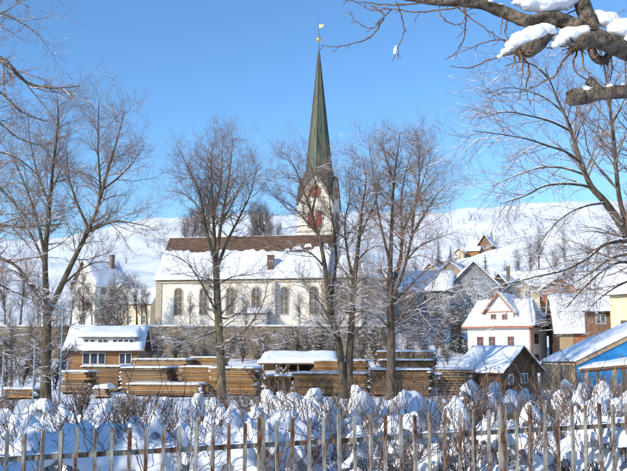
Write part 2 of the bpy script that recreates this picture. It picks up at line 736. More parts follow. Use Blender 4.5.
CFG = [
    dict(n=3.7, ang=(30, 72), len=(1.4, 3.9), taper=.45, rr=.5, rmax=.042, rmin=.013, seg=6, wander=.18, trop=.055),
    dict(n=4.6, ang=(25, 65), len=(.6, 1.6), taper=.45, rr=.6, rmax=.015, rmin=.007, seg=5, wander=.18, trop=.05),
    dict(n=6.4, ang=(20, 55), len=(.35, .95), taper=.35, rr=.6, rmax=.0078, rmin=.005, seg=3, wander=.16, trop=.05),
]

# tree at the left
yard_tree('mossy leafless tree at left, trunk forking into two tall stems beside the white-roofed chalet', 46, 50, [
    (.34, .22, [(46, 402, 0), (46, 370, 0), (47, 335, 0), (47, 303, 0)]),
    (.21, .02, [(47, 306, 0), (45, 261, .2), (49, 212, .5), (53, 168, .3), (58, 124, 0), (57, 96, -.2)]),
    (.23, .02, [(48, 312, 0), (56, 297, -.2), (73, 261, -.4), (90, 226, -.6), (100, 197, -.5), (98, 148, -.3), (99, 100, 0)]),
    (.11, .015, [(100, 199, -.5), (108, 170, -1), (117, 140, -1.2), (125, 110, -1.4)]),
    (.10, .015, [(89, 229, -.6), (77, 203, .3), (69, 176, .8), (66, 140, 1.2)]),
    (.12, .015, [(45, 255, .2), (37, 220, -.5), (27, 190, -1), (10, 150, -1.6)]),
    (.10, .015, [(46, 268, .2), (34, 240, 1), (20, 215, 1.8), (6, 185, 2.4)]),
    (.09, .012, [(88, 232, -.6), (112, 222, -1.2), (132, 223, -1.6), (150, 227, -2)]),
    (.09, .012, [(46, 300, 0), (30, 283, -.8), (16, 272, -1.6), (2, 268, -2)]),
    (.08, .012, [(102, 190, -.5), (118, 178, -.2), (132, 164, .1), (141, 150, .4)]),
    (.08, .012, [(50, 205, .5), (38, 175, 1.1), (30, 140, 1.5), (28, 112, 1.7)]),
    (.07, .012, [(62, 286, -.2), (80, 270, 1), (97, 262, 1.8), (110, 263, 2.2)]),
], CFG, 11, bark='bark_dark', zfade=(4, 11, .06), add=.007, gain=.7, minr=.004, group='bare trees along the timber yard')

# tree in front of the nave
yard_tree('slender leafless tree with pale trunk standing in front of the church nave', 222, 55, [
    (.30, .20, [(222, 399, 0), (221, 365, 0), (219, 330, 0), (217, 290, 0), (216, 262, 0)]),
    (.15, .015, [(216, 264, 0), (214, 230, .1), (213, 205, .2), (211, 175, .2), (213, 142, .3)]),
    (.14, .015, [(216, 262, 0), (221, 225, -.3), (227, 190, -.6), (231, 160, -.8), (233, 138, -1)]),
    (.13, .015, [(217, 268, 0), (228, 240, .5), (240, 216, .9), (251, 192, 1.3), (257, 165, 1.5)]),
    (.13, .015, [(216, 265, 0), (206, 228, -.6), (199, 192, -1), (188, 168, -1.4), (180, 150, -1.6)]),
    (.09, .012, [(214, 240, .1), (203, 216, .9), (192, 200, 1.6), (172, 186, 2.2)]),
    (.09, .012, [(222, 222, -.3), (234, 200, -1.2), (245, 180, -1.8), (262, 168, -2.2)]),
    (.085, .012, [(213, 210, .2), (221, 185, .9), (222, 160, 1.4), (223, 135, 1.7)]),
    (.09, .015, [(221, 345, 0), (238, 336, -.4), (252, 322, -.8), (263, 303, -1.1), (268, 283, -1.3)]),
    (.085, .012, [(218, 314, 0), (208, 296, -.5), (198, 278, -.9), (186, 262, -1.3), (170, 254, -1.6)]),
    (.06, .01, [(218, 285, 0), (232, 277, -.4), (248, 275, -.9), (262, 272, -1.2)]),
    (.06, .01, [(219, 330, 0), (205, 335, -.7), (192, 340, -1.4), (180, 343, -2)]),
    (.06, .01, [(219, 318, 0), (230, 318, .7), (243, 310, 1.4), (250, 300, 2)]),
], CFG, 23, bark='bark_moss', zfade=(4, 11, .08), add=.008, gain=.7, minr=.004, group='bare trees along the timber yard')

# twin-stemmed tree before the tower
yard_tree('twin-trunked leafless tree standing in front of the church tower', 346, 57, [
    (.30, .17, [(344, 399, 0), (342, 370, 0), (338, 340, -.1), (331, 312, -.2), (327, 280, -.3)]),
    (.30, .18, [(349, 399, .15), (349, 368, .15), (351, 335, .2), (353, 300, .3), (355, 270, .4)]),
    (.17, .015, [(327, 282, -.3), (322, 250, -.5), (314, 220, -.7), (305, 195, -.9), (296, 170, -1.2), (285, 152, -1.4)]),
    (.17, .015, [(355, 272, .4), (359, 240, .5), (362, 210, .4), (366, 180, .3), (362, 156, .2)]),
    (.11, .012, [(331, 300, -.2), (336, 265, .3), (335, 235, .6), (330, 205, .9), (328, 180, 1.1), (322, 160, 1.2)]),
    (.11, .012, [(354, 285, .3), (347, 250, .8), (345, 222, 1.2), (350, 195, 1.6), (349, 168, 1.8)]),
    (.09, .012, [(360, 236, .5), (370, 214, 0), (377, 196, -.4), (380, 172, -.8)]),
    (.08, .012, [(318, 235, -.6), (304, 218, -.2), (290, 205, .2), (274, 196, .5)]),
    (.08, .012, [(312, 213, -.7), (316, 190, -1.2), (312, 170, -1.6), (306, 154, -1.8)]),
    (.07, .01, [(325, 268, -.3), (312, 254, -.9), (298, 250, -1.4), (284, 254, -1.8)]),
    (.07, .01, [(356, 262, .4), (368, 250, -.3), (378, 246, -.9), (386, 248, -1.4)]),
    (.06, .01, [(350, 340, .2), (362, 326, .8), (372, 318, 1.2), (380, 316, 1.6)]),
    (.06, .01, [(338, 345, -.1), (326, 330, -.7), (315, 322, -1.3), (304, 322, -1.8)]),
    (.07, .01, [(331, 322, -.2), (318, 300, .4), (305, 288, .9), (292, 284, 1.3)]),
], CFG, 37, t0={0: .5, 1: .5}, zfade=(4, 12, .12), add=.008, gain=.7, minr=.004, group='bare trees along the timber yard')

# tallest tree right of the tower
yard_tree('tall leafless tree right of the tower, fan-shaped crown with snow on its lower boughs', 390, 56, [
    (.33, .20, [(390, 399, 0), (391, 365, 0), (391, 335, 0), (390, 300, 0), (390, 272, 0)]),
    (.17, .015, [(390, 275, 0), (391, 245, 0), (392, 215, .1), (394, 180, .2), (398, 150, .2), (400, 132, .2)]),
    (.16, .015, [(391, 290, 0), (400, 262, .4), (402, 235, .6), (401, 208, .8), (404, 180, .9), (411, 152, 1)]),
    (.14, .015, [(392, 300, 0), (402, 275, -.5), (411, 240, -.9), (415, 208, -1.2), (424, 178, -1.4), (432, 152, -1.6)]),
    (.10, .012, [(390, 262, 0), (383, 235, -.4), (377, 205, -.8), (373, 172, -1.1), (369, 146, -1.3)]),
    (.10, .012, [(412, 236, -.9), (424, 215, -1.3), (436, 196, -1.6), (448, 184, -1.9)]),
    (.09, .012, [(402, 232, .6), (414, 208, 1.2), (424, 192, 1.7), (440, 172, 2)]),
    (.09, .012, [(394, 182, .2), (386, 160, .6), (383, 142, .9)]),
    (.09, .012, [(415, 206, -1.2), (419, 180, -.5), (419, 155, 0), (422, 140, .3)]),
    (.09, .012, [(392, 320, 0), (410, 312, -.6), (430, 300, -1.2), (452, 288, -1.8), (470, 284, -2.2)]),
    (.08, .012, [(391, 305, 0), (408, 288, .7), (424, 272, 1.3), (444, 262, 1.8), (462, 258, 2.1)]),
    (.07, .01, [(390, 288, 0), (380, 270, .7), (370, 262, 1.2), (358, 262, 1.6)]),
    (.07, .01, [(405, 262, -.6), (420, 246, -1.6), (438, 238, -2.2), (456, 232, -2.6)]),
    (.06, .01, [(391, 338, 0), (402, 330, .8), (416, 328, 1.5), (428, 330, 2)]),
    (.06, .01, [(390, 330, 0), (380, 318, -.8), (368, 312, -1.5), (358, 312, -2)]),
], CFG, 41, t0={0: .5}, zfade=(5, 14, .22), add=.009, gain=.75, minr=.004, group='bare trees along the timber yard')

CFG_L = [
    dict(n=2.4, ang=(25, 60), len=(1.2, 2.8), taper=.4, rr=.5, rmax=.04, rmin=.012, seg=5, wander=.13, trop=.02),
    dict(n=4.6, ang=(25, 60), len=(.5, 1.1), taper=.4, rr=.6, rmax=.014, rmin=.006, seg=4, wander=.13, trop=.03),
    dict(n=6.5, ang=(20, 55), len=(.2, .5), taper=.3, rr=.6, rmax=.006, rmin=.0035, seg=3, wander=.13, trop=.03),
]
# tree whose boughs reach in at the left edge
yard_tree('dark leafless tree at the left edge, only its boughs reaching into view', -140, 27, [
    (.36, .28, [(-140, 480, 0), (-138, 400, 0), (-135, 320, 0), (-132, 250, 0)]),
    (.26, .02, [(-132, 252, 0), (-128, 180, 0), (-118, 100, .3), (-100, 30, .5), (-90, -60, .6)]),
    (.13, .015, [(-126, 170, 0), (-80, 110, -.5), (-35, 62, -1), (0, 58, -1.4), (26, 82, -1.6), (52, 88, -1.8), (80, 86, -2)]),
    (.10, .012, [(-128, 190, 0), (-80, 150, .8), (-40, 95, 1.2), (-5, 90, 1.5), (22, 112, 1.7), (48, 122, 1.9)]),
    (.09, .012, [(-120, 110, .2), (-80, 50, 0), (-40, 15, -.3), (-5, 12, -.5), (20, 22, -.7), (40, 36, -.8)]),
    (.09, .012, [(-110, 60, .4), (-70, 0, .8), (-30, -20, 1.2), (5, -6, 1.4), (30, 8, 1.5)]),
    (.12, .02, [(-133, 285, 0), (-90, 245, -.5), (-45, 228, -1), (0, 226, -1.3), (30, 227, -1.5), (62, 224, -1.7)]),
    (.10, .015, [(-133, 300, 0), (-80, 250, -1.2), (-40, 240, -2), (0, 258, -2.4), (18, 268, -2.5), (38, 296, -2.6), (58, 310, -2.7)]),
    (.08, .012, [(-130, 205, 0), (-70, 172, -1.5), (-20, 175, -2.4), (8, 196, -2.8), (30, 222, -3)]),
    (.08, .012, [(-133, 275, 0), (-75, 262, 1.4), (-20, 276, 2.4), (10, 290, 2.8), (34, 300, 3)]),
    (.07, .012, [(-127, 160, 0), (-65, 108, 1.6), (-10, 118, 2.4), (18, 138, 2.8), (42, 146, 3)]),
    (.07, .012, [(-133, 300, 0), (-70, 300, -1), (-20, 320, -1.6), (5, 342, -2), (20, 368, -2.2)]),
    (.08, .012, [(-130, 220, 0), (-90, 190, .6), (-40, 160, 1), (-5, 152, 1.3), (20, 160, 1.5), (40, 178, 1.6)]),
], CFG_L, 53, t0={0: .9, 1: .3, 6: .5, 7: .5}, bark='bark_near', zfade=(3, 9, .25), add=.005, gain=.7, minr=.003)

CFG_R = [
    dict(n=3.6, ang=(22, 60), len=(.9, 2.6), taper=.4, rr=.5, rmax=.03, rmin=.010, seg=6, wander=.12, trop=-.012),
    dict(n=5.0, ang=(20, 55), len=(.45, 1.2), taper=.35, rr=.6, rmax=.011, rmin=.005, seg=5, wander=.14, trop=-.015),
    dict(n=6.4, ang=(20, 50), len=(.2, .55), taper=.3, rr=.6, rmax=.005, rmin=.003, seg=3, wander=.14, trop=.0),
]
# leaning tree at the right
yard_tree('leaning leafless tree at right with long drooping snow-lined boughs', 700, 25, [
    (.36, .17, [(700, 460, 0), (692, 380, 0), (672, 310, 0), (648, 262, 0), (627, 234, 0)]),
    (.135, .015, [(627, 234, 0), (606, 203, 0), (591, 186, 0), (580, 159, .1), (569, 125, .2), (557, 98, .3), (545, 68, .3)]),
    (.11, .015, [(640, 250, 0), (628, 225, .3), (619, 196, .5), (614, 142, .7), (609, 100, .9), (603, 60, 1), (594, 25, 1)]),
    (.09, .015, [(660, 285, .1), (648, 220, .8), (634, 160, 1.2), (628, 110, 1.5), (625, 60, 1.7)]),
    (0.043, .01, [(581, 163, .1), (566, 152, -.4), (548, 146, -.8), (527, 139, -1.1), (498, 134, -1.4), (474, 131, -1.6)]),
    (0.043, .01, [(591, 187, 0), (569, 184, -.5), (545, 186, -.9), (525, 196, -1.2), (500, 204, -1.5)]),
    (0.037, .01, [(585, 175, 0), (563, 168, .7), (540, 168, 1.2), (515, 176, 1.6), (492, 186, 1.8)]),
    (0.037, .01, [(572, 132, .2), (552, 122, -.2), (530, 116, -.6), (505, 112, -1), (480, 118, -1.3)]),
    (0.031, .01, [(606, 203, 0), (586, 206, -.7), (566, 215, -1.1), (548, 232, -1.4), (536, 252, -1.6)]),
    (0.056, .012, [(632, 240, 0), (606, 244, -.6), (588, 258, -1), (565, 270, -1.4), (535, 277, -1.7), (500, 286, -2)]),
    (0.050, .012, [(640, 252, 0), (612, 258, .5), (592, 272, .8), (570, 285, 1.1), (546, 296, 1.4)]),
    (0.050, .012, [(655, 272, 0), (625, 262, -1), (604, 270, -1.5), (582, 290, -2), (566, 308, -2.3)]),
    (0.050, .012, [(662, 285, 0), (640, 278, 1), (618, 286, 1.5), (598, 300, 1.9), (584, 316, 2.1)]),
    (0.031, .01, [(618, 190, .5), (600, 170, 1), (588, 150, 1.4), (584, 128, 1.7), (576, 100, 1.9)]),
    (0.031, .01, [(612, 125, .7), (622, 105, .2), (632, 80, -.2)]),
    (0.031, .01, [(563, 112, .3), (545, 98, .8), (524, 90, 1.2), (505, 88, 1.4), (486, 94, 1.6)]),
    (0.031, .01, [(550, 80, .3), (535, 66, 0), (520, 62, -.3), (505, 66, -.6)]),
    (0.031, .01, [(600, 45, 1), (580, 35, .6), (560, 36, .2), (545, 44, 0)]),
], CFG_R, 67, t0={0: .9}, zfade=(3, 9, .55), add=.006, gain=.75, minr=.003)

# ------------------------------------------------------------------ the near bough at the top right
def near_tree():
    Y = 5.2
    tx, ty = 3.3, 6.0
    bz = gz(tx, ty) - .1
    root = thing('pollarded_tree', 'thick snow-topped bough with knobbly ends hanging over the top right corner', 'tree', (tx, ty, bz))
    w = Wood(91)

    def q(px, py, dy=0):
        p = at(px, py, Y + dy)
        return (p.x - tx, p.y - ty, p.z - bz)
    w.limb([(0, 0, 0), (.02, 0, 1.2), (-.03, -.1, 2.4), q(780, 150, .5), q(720, 100, .2), q(665, 68, 0)], .19, .085, 0)
    w.limb([q(668, 70, 0), q(630, 52), q(600, 40), q(575, 26), q(552, 17), q(530, 22), q(505, 14), q(480, 4), q(455, 3), q(425, 0), q(395, -6), q(370, -14)], .070, .018, 0, sub=5)
    w.limb([q(590, 34), q(588, 20), q(584, 6), q(578, -12), q(570, -40)], .062, .04, 0)
    # stub knob with pale snow, left
    for pts_, rs_ in (([q(552, 22), q(545, 34), q(536, 44), q(526, 50), q(519, 53), q(515, 54)], [.055, .052, .05, .05, .036, .004]),
                      ([q(640, 58, .1), q(612, 46, -.1), q(592, 40, -.15), q(582, 43, -.2), q(577, 45, -.2), q(574, 46, -.2)], [.05, .05, .048, .045, .03, .004])):
        a_, b_ = w.smooth(pts_, rs_, 5)
        w.add(a_, b_, 0)
    w.limb([q(588, 36), q(590, 46), q(594, 55), q(600, 60), q(606, 60), q(612, 46), q(613, 40)], .032, .022, 0)
    # burr clusters of short shoots
    r = random.Random(5)
    for cx, cy, n in ((519, 53, 24), (576, 46, 30), (590, 45, 12), (606, 60, 8)):
        c = q(cx, cy, -.03)
        for i in range(n):
            d = Vector((r.gauss(0, 1), r.gauss(0, 1), r.gauss(-.3, .8))).normalized()
            w.child(tuple(Vector(c) + d * .02), tuple(d), r.uniform(.03, .12), r.uniform(.004, .009), 1, 5, .45, -.05)
    # long whips
    whips = [
        (.009, [(478, 4), (462, 7), (440, 10), (415, 12), (392, 9), (372, 10), (345, -4)]),
        (.008, [(372, 6), (384, 16), (372, 36), (352, 44), (334, 47), (320, 45)]),
        (.006, [(396, 2), (402, 18), (404, 30), (398, 48), (392, 62)]),
        (.007, [(440, 4), (440, 14), (450, 23), (462, 24), (466, 12), (464, 2)]),
        (.007, [(464, 8), (466, 24), (462, 42), (454, 54), (448, 57)]),
        (.007, [(510, 17), (505, 28), (507, 38), (512, 46)]),
        (.006, [(500, 12), (502, 24), (500, 34)]),
        (.007, [(455, 6), (476, 22), (496, 36), (512, 48)]),
        (.007, [(520, 52), (495, 58), (474, 67), (462, 68), (452, 66)]),
        (.008, [(520, 54), (505, 40), (480, 44), (452, 56)]),
        (.009, [(524, 56), (523, 68), (521, 84), (520, 100)]),
        (.008, [(524, 56), (529, 70), (526, 90), (530, 104)]),
        (.010, [(577, 48), (562, 62), (555, 76), (540, 84), (522, 92), (500, 92)]),
        (.009, [(577, 50), (574, 66), (580, 76), (600, 86), (612, 100)]),
        (.009, [(582, 50), (584, 66), (594, 84), (600, 104), (598, 130)]),
        (.008, [(566, 46), (552, 48), (540, 46), (530, 44)]),
        (.007, [(512, 46), (530, 40), (560, 34), (590, 30)]),
        (.007, [(560, 18), (580, 10), (606, 16), (625, 10)]),
        (.008, [(430, 0), (405, 5), (380, 4), (360, 2), (335, -2)]),
        (.006, [(610, 46), (612, 70), (608, 90), (612, 118)]),
        (.006, [(392, 9), (380, 20), (372, 28), (356, 22), (350, 10)]),
    ]
    for rr, pts in whips:
        dz = r.uniform(-.12, .12)
        lp, lr = w.limb([q(x, y, dz * i / len(pts)) for i, (x, y) in enumerate(pts)], rr * .85, .002, 1, sub=5, wob=.0035)
        w.spawn(lp, lr, 0, [dict(n=9, ang=(25, 60), len=(.02, .10), taper=.2, rr=.6, rmax=.004, rmin=.0016, seg=3, wander=.2, trop=-.03)], .2)
    big = [(p, a) for p, a, l in w.items if l == 0]
    V, Q = w.tubes(big, 14)
    V = V + np.array([[sum(noise.noise(Vector(v) * f + Vector((o_, 0, 3 * o_))) * a_ for f, a_ in ((7, .012), (22, .006))) for o_ in (0, 7, 19)] for v in V])
    link('trunk', fast_mesh('trunk', V, Q, 'bark_near'), root)
    V, Q = w.tubes([(p, a) for p, a, l in w.items if l == 1], 6)
    tag(link('crown', fast_mesh('crown', V, Q, 'twig_near'), root), kind='stuff')
    # snow lumps
    lumps = [
        [(520, 2, .045), (532, 3, .075), (546, 3, .088), (560, 1, .085), (572, -2, .06)],
        [(598, 14, .04), (608, 20, .068), (622, 28, .078), (638, 38, .075), (655, 50, .07)],
        [(545, 30, .055), (534, 34, .072), (523, 39, .066), (514, 45, .046), (506, 52, .028), (500, 57, .017)],
        [(592, 30, .035), (582, 31, .062), (571, 35, .062), (563, 40, .04), (556, 45, .02)],
        [(500, 5, .018), (490, 2, .022), (478, -2, .016)],
        [(455, -3, .010), (446, -4, .013), (437, -4, .009)],
        [(596, 88, .02), (586, 90, .032), (576, 92, .02)],
        [(622, 86, .02), (610, 87, .026)],
    ]
    for k, L in enumerate(lumps):
        bm = bmesh.new()
        for x, y, s in L:
            p = q(x, y, -.31 if y > 80 else -.01)
            bmesh.ops.create_icosphere(bm, subdivisions=2, radius=s, matrix=Matrix.Translation(p) @ Matrix.Diagonal((1.25, 1.0, .82, 1)))
        remesh_link('branch_snow', bm, 'snow', root, .008, lump=.016)
    p = at(396, 50, Y)
    bm = bmesh.new()
    for x, y, s in ((396, 47, .010), (395.5, 50, .015), (395, 53, .012)):
        bmesh.ops.create_icosphere(bm, subdivisions=2, radius=s, matrix=Matrix.Translation(q(x, y, 0)))
    remesh_link('branch_snow', bm, 'snow', root, .004)
    # sawn stub across the leaning tree
    w2 = Wood(4)
    st = lambda px, py: q(px, py, -.3)
    sp, sr = w2.smooth([q(720, 100, -.15), st(690, 92), st(650, 90), st(620, 92), st(592, 95), st(578, 98), st(570, 100), st(566, 100)], [.05, .046, .043, .041, .039, .042, .034, .006], 5)
    w2.add(sp, sr, 0)
    w2.limb([st(600, 92), st(594, 84), st(588, 79)], .035, .028, 0)
    w2.limb([st(582, 96), st(574, 96), st(570, 91)], .05, .035, 0)
    V, Q = w2.tubes([(p, a) for p, a, l in w2.items], 14)
    V = V + np.array([[noise.noise(Vector(v) * 14) * .010, noise.noise(Vector(v) * 14 + Vector((7, 0, 0))) * .01, noise.noise(Vector(v) * 14 + Vector((0, 9, 0))) * .012] for v in V])
    o = link('sawn_stub', fast_mesh('sawn_stub', V, Q, 'bark_near'), root)
    o['label'] = 'mossy stub of a cut bough'
    return root


def remesh_link(name, bm, m, parent, voxel, loc=(0, 0, 0), lump=.0):
    me0 = bpy.data.meshes.new(name)
    bm.to_mesh(me0)
    bm.free()
    tmp = bpy.data.objects.new(name + '_tmp', me0)
    COL.objects.link(tmp)
    md = tmp.modifiers.new('r', 'REMESH')
    md.mode = 'VOXEL'
    md.voxel_size = voxel
    md.use_smooth_shade = True
    sm_ = tmp.modifiers.new('s', 'SMOOTH')
    sm_.factor = .5
    sm_.iterations = 2
    dg = bpy.context.evaluated_depsgraph_get()
    me = bpy.data.meshes.new_from_object(tmp.evaluated_get(dg))
    me.name = name
    bpy.data.objects.remove(tmp)
    bpy.data.meshes.remove(me0)
    if lump:
        for v in me.vertices:
            n_ = v.normal
            k = noise.noise(v.co * 5 / (1 + 30 * max(0, .02 - lump))) * lump * 1.3 + noise.noise(v.co * 13) * lump * .6 + noise.noise(v.co * 31) * lump * .2
            v.co += n_ * k
    me.materials.clear()
    me.materials.append(MATS[m])
    me.polygons.foreach_set('use_smooth', [True] * len(me.polygons))
    return link(name, me, parent, loc)


near_tree()


# ------------------------------------------------------------------ houses
def window(parent, face, u, v, w, h, hw, hd, frame='frame_white', mull=1, rows=1, name='window'):
    """a window standing on a wall of a house hw wide and hd deep; u, v = centre on that wall"""
    th = .07 * max(.8, min(w, 1.4))
    mb = MB()
    mb.box(-w / 2 - th, -w / 2, -.07, .02, -h / 2 - th, h / 2 + th)
    mb.box(w / 2, w / 2 + th, -.07, .02, -h / 2 - th, h / 2 + th)
    mb.box(-w / 2, w / 2, -.068, .02, h / 2, h / 2 + th)
    mb.box(-w / 2, w / 2, -.10, .02, -h / 2 - th, -h / 2)
    for i in range(mull):
        x = -w / 2 + w * (i + 1) / (mull + 1)
        mb.box(x - .035, x + .035, -.055, .02, -h / 2, h / 2)
    for i in range(rows):
        z = -h / 2 + h * (i + 1) / (rows + 1)
        mb.box(-w / 2, w / 2, -.05, .02, z - .03, z + .03)
    loc, rz = {'front': ((u, -hd / 2, v), 0), 'right': ((hw / 2, u, v), math.pi / 2),
               'left': ((-hw / 2, -u, v), -math.pi / 2), 'back': ((-u, hd / 2, v), math.pi)}[face]
    o = mb.build(name, frame, parent, loc, rz)
    MB().box(-w / 2, w / 2, -.022, .018, -h / 2, h / 2).build('pane', 'glass', o)
    return o


def roof_faces(parent, quads, th, snow, m='wood_brown', seed=1, snow_over=.06, over_quads=None):
    o = MB()
    for q in quads:
        o.slab(q, th)
    ro = o.build('roof', m, parent)
    if snow:
        for k, q in enumerate(quads):
            if over_quads and not over_quads[k]:
                continue
            snow_sheet(q, snow, seed + 3.7 * k, over=snow_over, jit=.10).build('roof_snow', 'snow', ro, smooth=True)
    return ro


def house(name, label, cat, corner_px, Y, rz, hw, hd, hh, rise, ridge='x', wall='plaster', base=None, over=.5, snow=.28,
          roof_m='wood_brown', windows=(), chimneys=(), group=None, frame='frame_white', seed=1, corner='fr', loc=None):
    """corner 'fr': the front right wall corner stands at pixel column corner_px, distance Y; rz turns the front"""
    if loc is None:
        sx, sy = (1 if 'r' in corner else -1), -1
        cx, cy = sx * hw / 2, sy * hd / 2
        c = at(corner_px, 330, Y)
        loc = (c.x - (cx * math.cos(rz) - cy * math.sin(rz)), Y - (cx * math.sin(rz) + cy * math.cos(rz)))
    if base is None:
        base = gz(*loc)
    root = thing(name, label, cat, (loc[0], loc[1], base), rz, group)
    mb = MB()
    if ridge == 'x':
        mb.prism_x([(-hd / 2, -1.2), (hd / 2, -1.2), (hd / 2, hh), (0, hh + rise), (-hd / 2, hh)], -hw / 2, hw / 2)
        s = rise / (hd / 2)
        e = hh - s * over + .04
        X = hw / 2 + over
        quads = [[(-X, -hd / 2 - over, e), (X, -hd / 2 - over, e), (X, 0, hh + rise + .04), (-X, 0, hh + rise + .04)],
                 [(X, hd / 2 + over, e), (-X, hd / 2 + over, e), (-X, 0, hh + rise + .04), (X, 0, hh + rise + .04)]]
    else:
        mb.prism_y([(-hw / 2, -1.2), (hw / 2, -1.2), (hw / 2, hh), (0, hh + rise), (-hw / 2, hh)], -hd / 2, hd / 2)
        s = rise / (hw / 2)
        e = hh - s * over + .04
        Yy = hd / 2 + over
        quads = [[(-hw / 2 - over, Yy, e), (-hw / 2 - over, -Yy, e), (0, -Yy, hh + rise + .04), (0, Yy, hh + rise + .04)],
                 [(hw / 2 + over, -Yy, e), (hw / 2 + over, Yy, e), (0, Yy, hh + rise + .04), (0, -Yy, hh + rise + .04)]]
    mb.build('wall', wall, root)
    # roof plates lie on the walls
    quads = [[(x, y, z + .14) for x, y, z in q] for q in quads]
    roof_faces(root, quads, .14, snow, roof_m, seed)
    for wd_ in windows:
        window(root, *wd_[:5], hw, hd, frame, *(wd_[5:]))
    for (x, y, z, s, h) in chimneys:
        c = MB()
        c.box(x - s / 2, x + s / 2, y - s / 2, y + s / 2, z - 1.5, z + h)
        c.box(x - s / 2 - .06, x + s / 2 + .06, y - s / 2 - .06, y + s / 2 + .06, z + h, z + h + .1)
        co = c.build('chimney', 'masonry', root)
        snow_sheet([(x - s / 2, y - s / 2, z + h + .1), (x + s / 2, y - s / 2, z + h + .1), (x + s / 2, y + s / 2, z + h + .1), (x - s / 2, y + s / 2, z + h + .1)], .15, seed, 4, 4, .02).build('chimney_snow', 'snow', co, smooth=True)
    return root


# ------------------------------------------------------------------ the church
def arch_poly(w, h, n=10):
    """round-headed outline, base at z=0"""
    r = w / 2
    p = [(-r, 0), (r, 0)]
    for i in range(n + 1):
        a = math.pi * i / n
        p.append((r * math.cos(a), h - r + r * math.sin(a)))
    return p


def arch_window(parent, loc, w, h, pane, frame, rz=0, mull=True, name='window', pm='glass_church'):
    outer, inner = arch_poly(w + .3, h + .3), arch_poly(w, h)
    outer = [(x, z - .15) for x, z in outer]
    n = len(outer)
    vs, fs = [], []
    for y in (-.09, .02):
        vs += [(x, y, z) for x, z in outer] + [(x, y, z) for x, z in inner]
    for i in range(n):
        j = (i + 1) % n
        fs += [(i, j, n + j, n + i), (2 * n + j, 2 * n + i, 3 * n + i, 3 * n + j),
               (j, i, 2 * n + i, 2 * n + j), (n + i, n + j, 3 * n + j, 3 * n + i)]
    mb = MB()
    mb.add(vs, fs)
    o = mb.build(name, frame, parent, loc, rz)
    MB().prism_y(inner, -.025, .015).build('pane', pm, o)
    if mull:
        m = MB()
        m.box(-.05, .05, -.06, -.026, 0, h - .02)
        for k in range(1, 4):
            m.box(-w / 2, w / 2, -.055, -.027, h * k / 4.2 - .03, h * k / 4.2 + .03)
        m.build('mullion', frame, o)
    return o


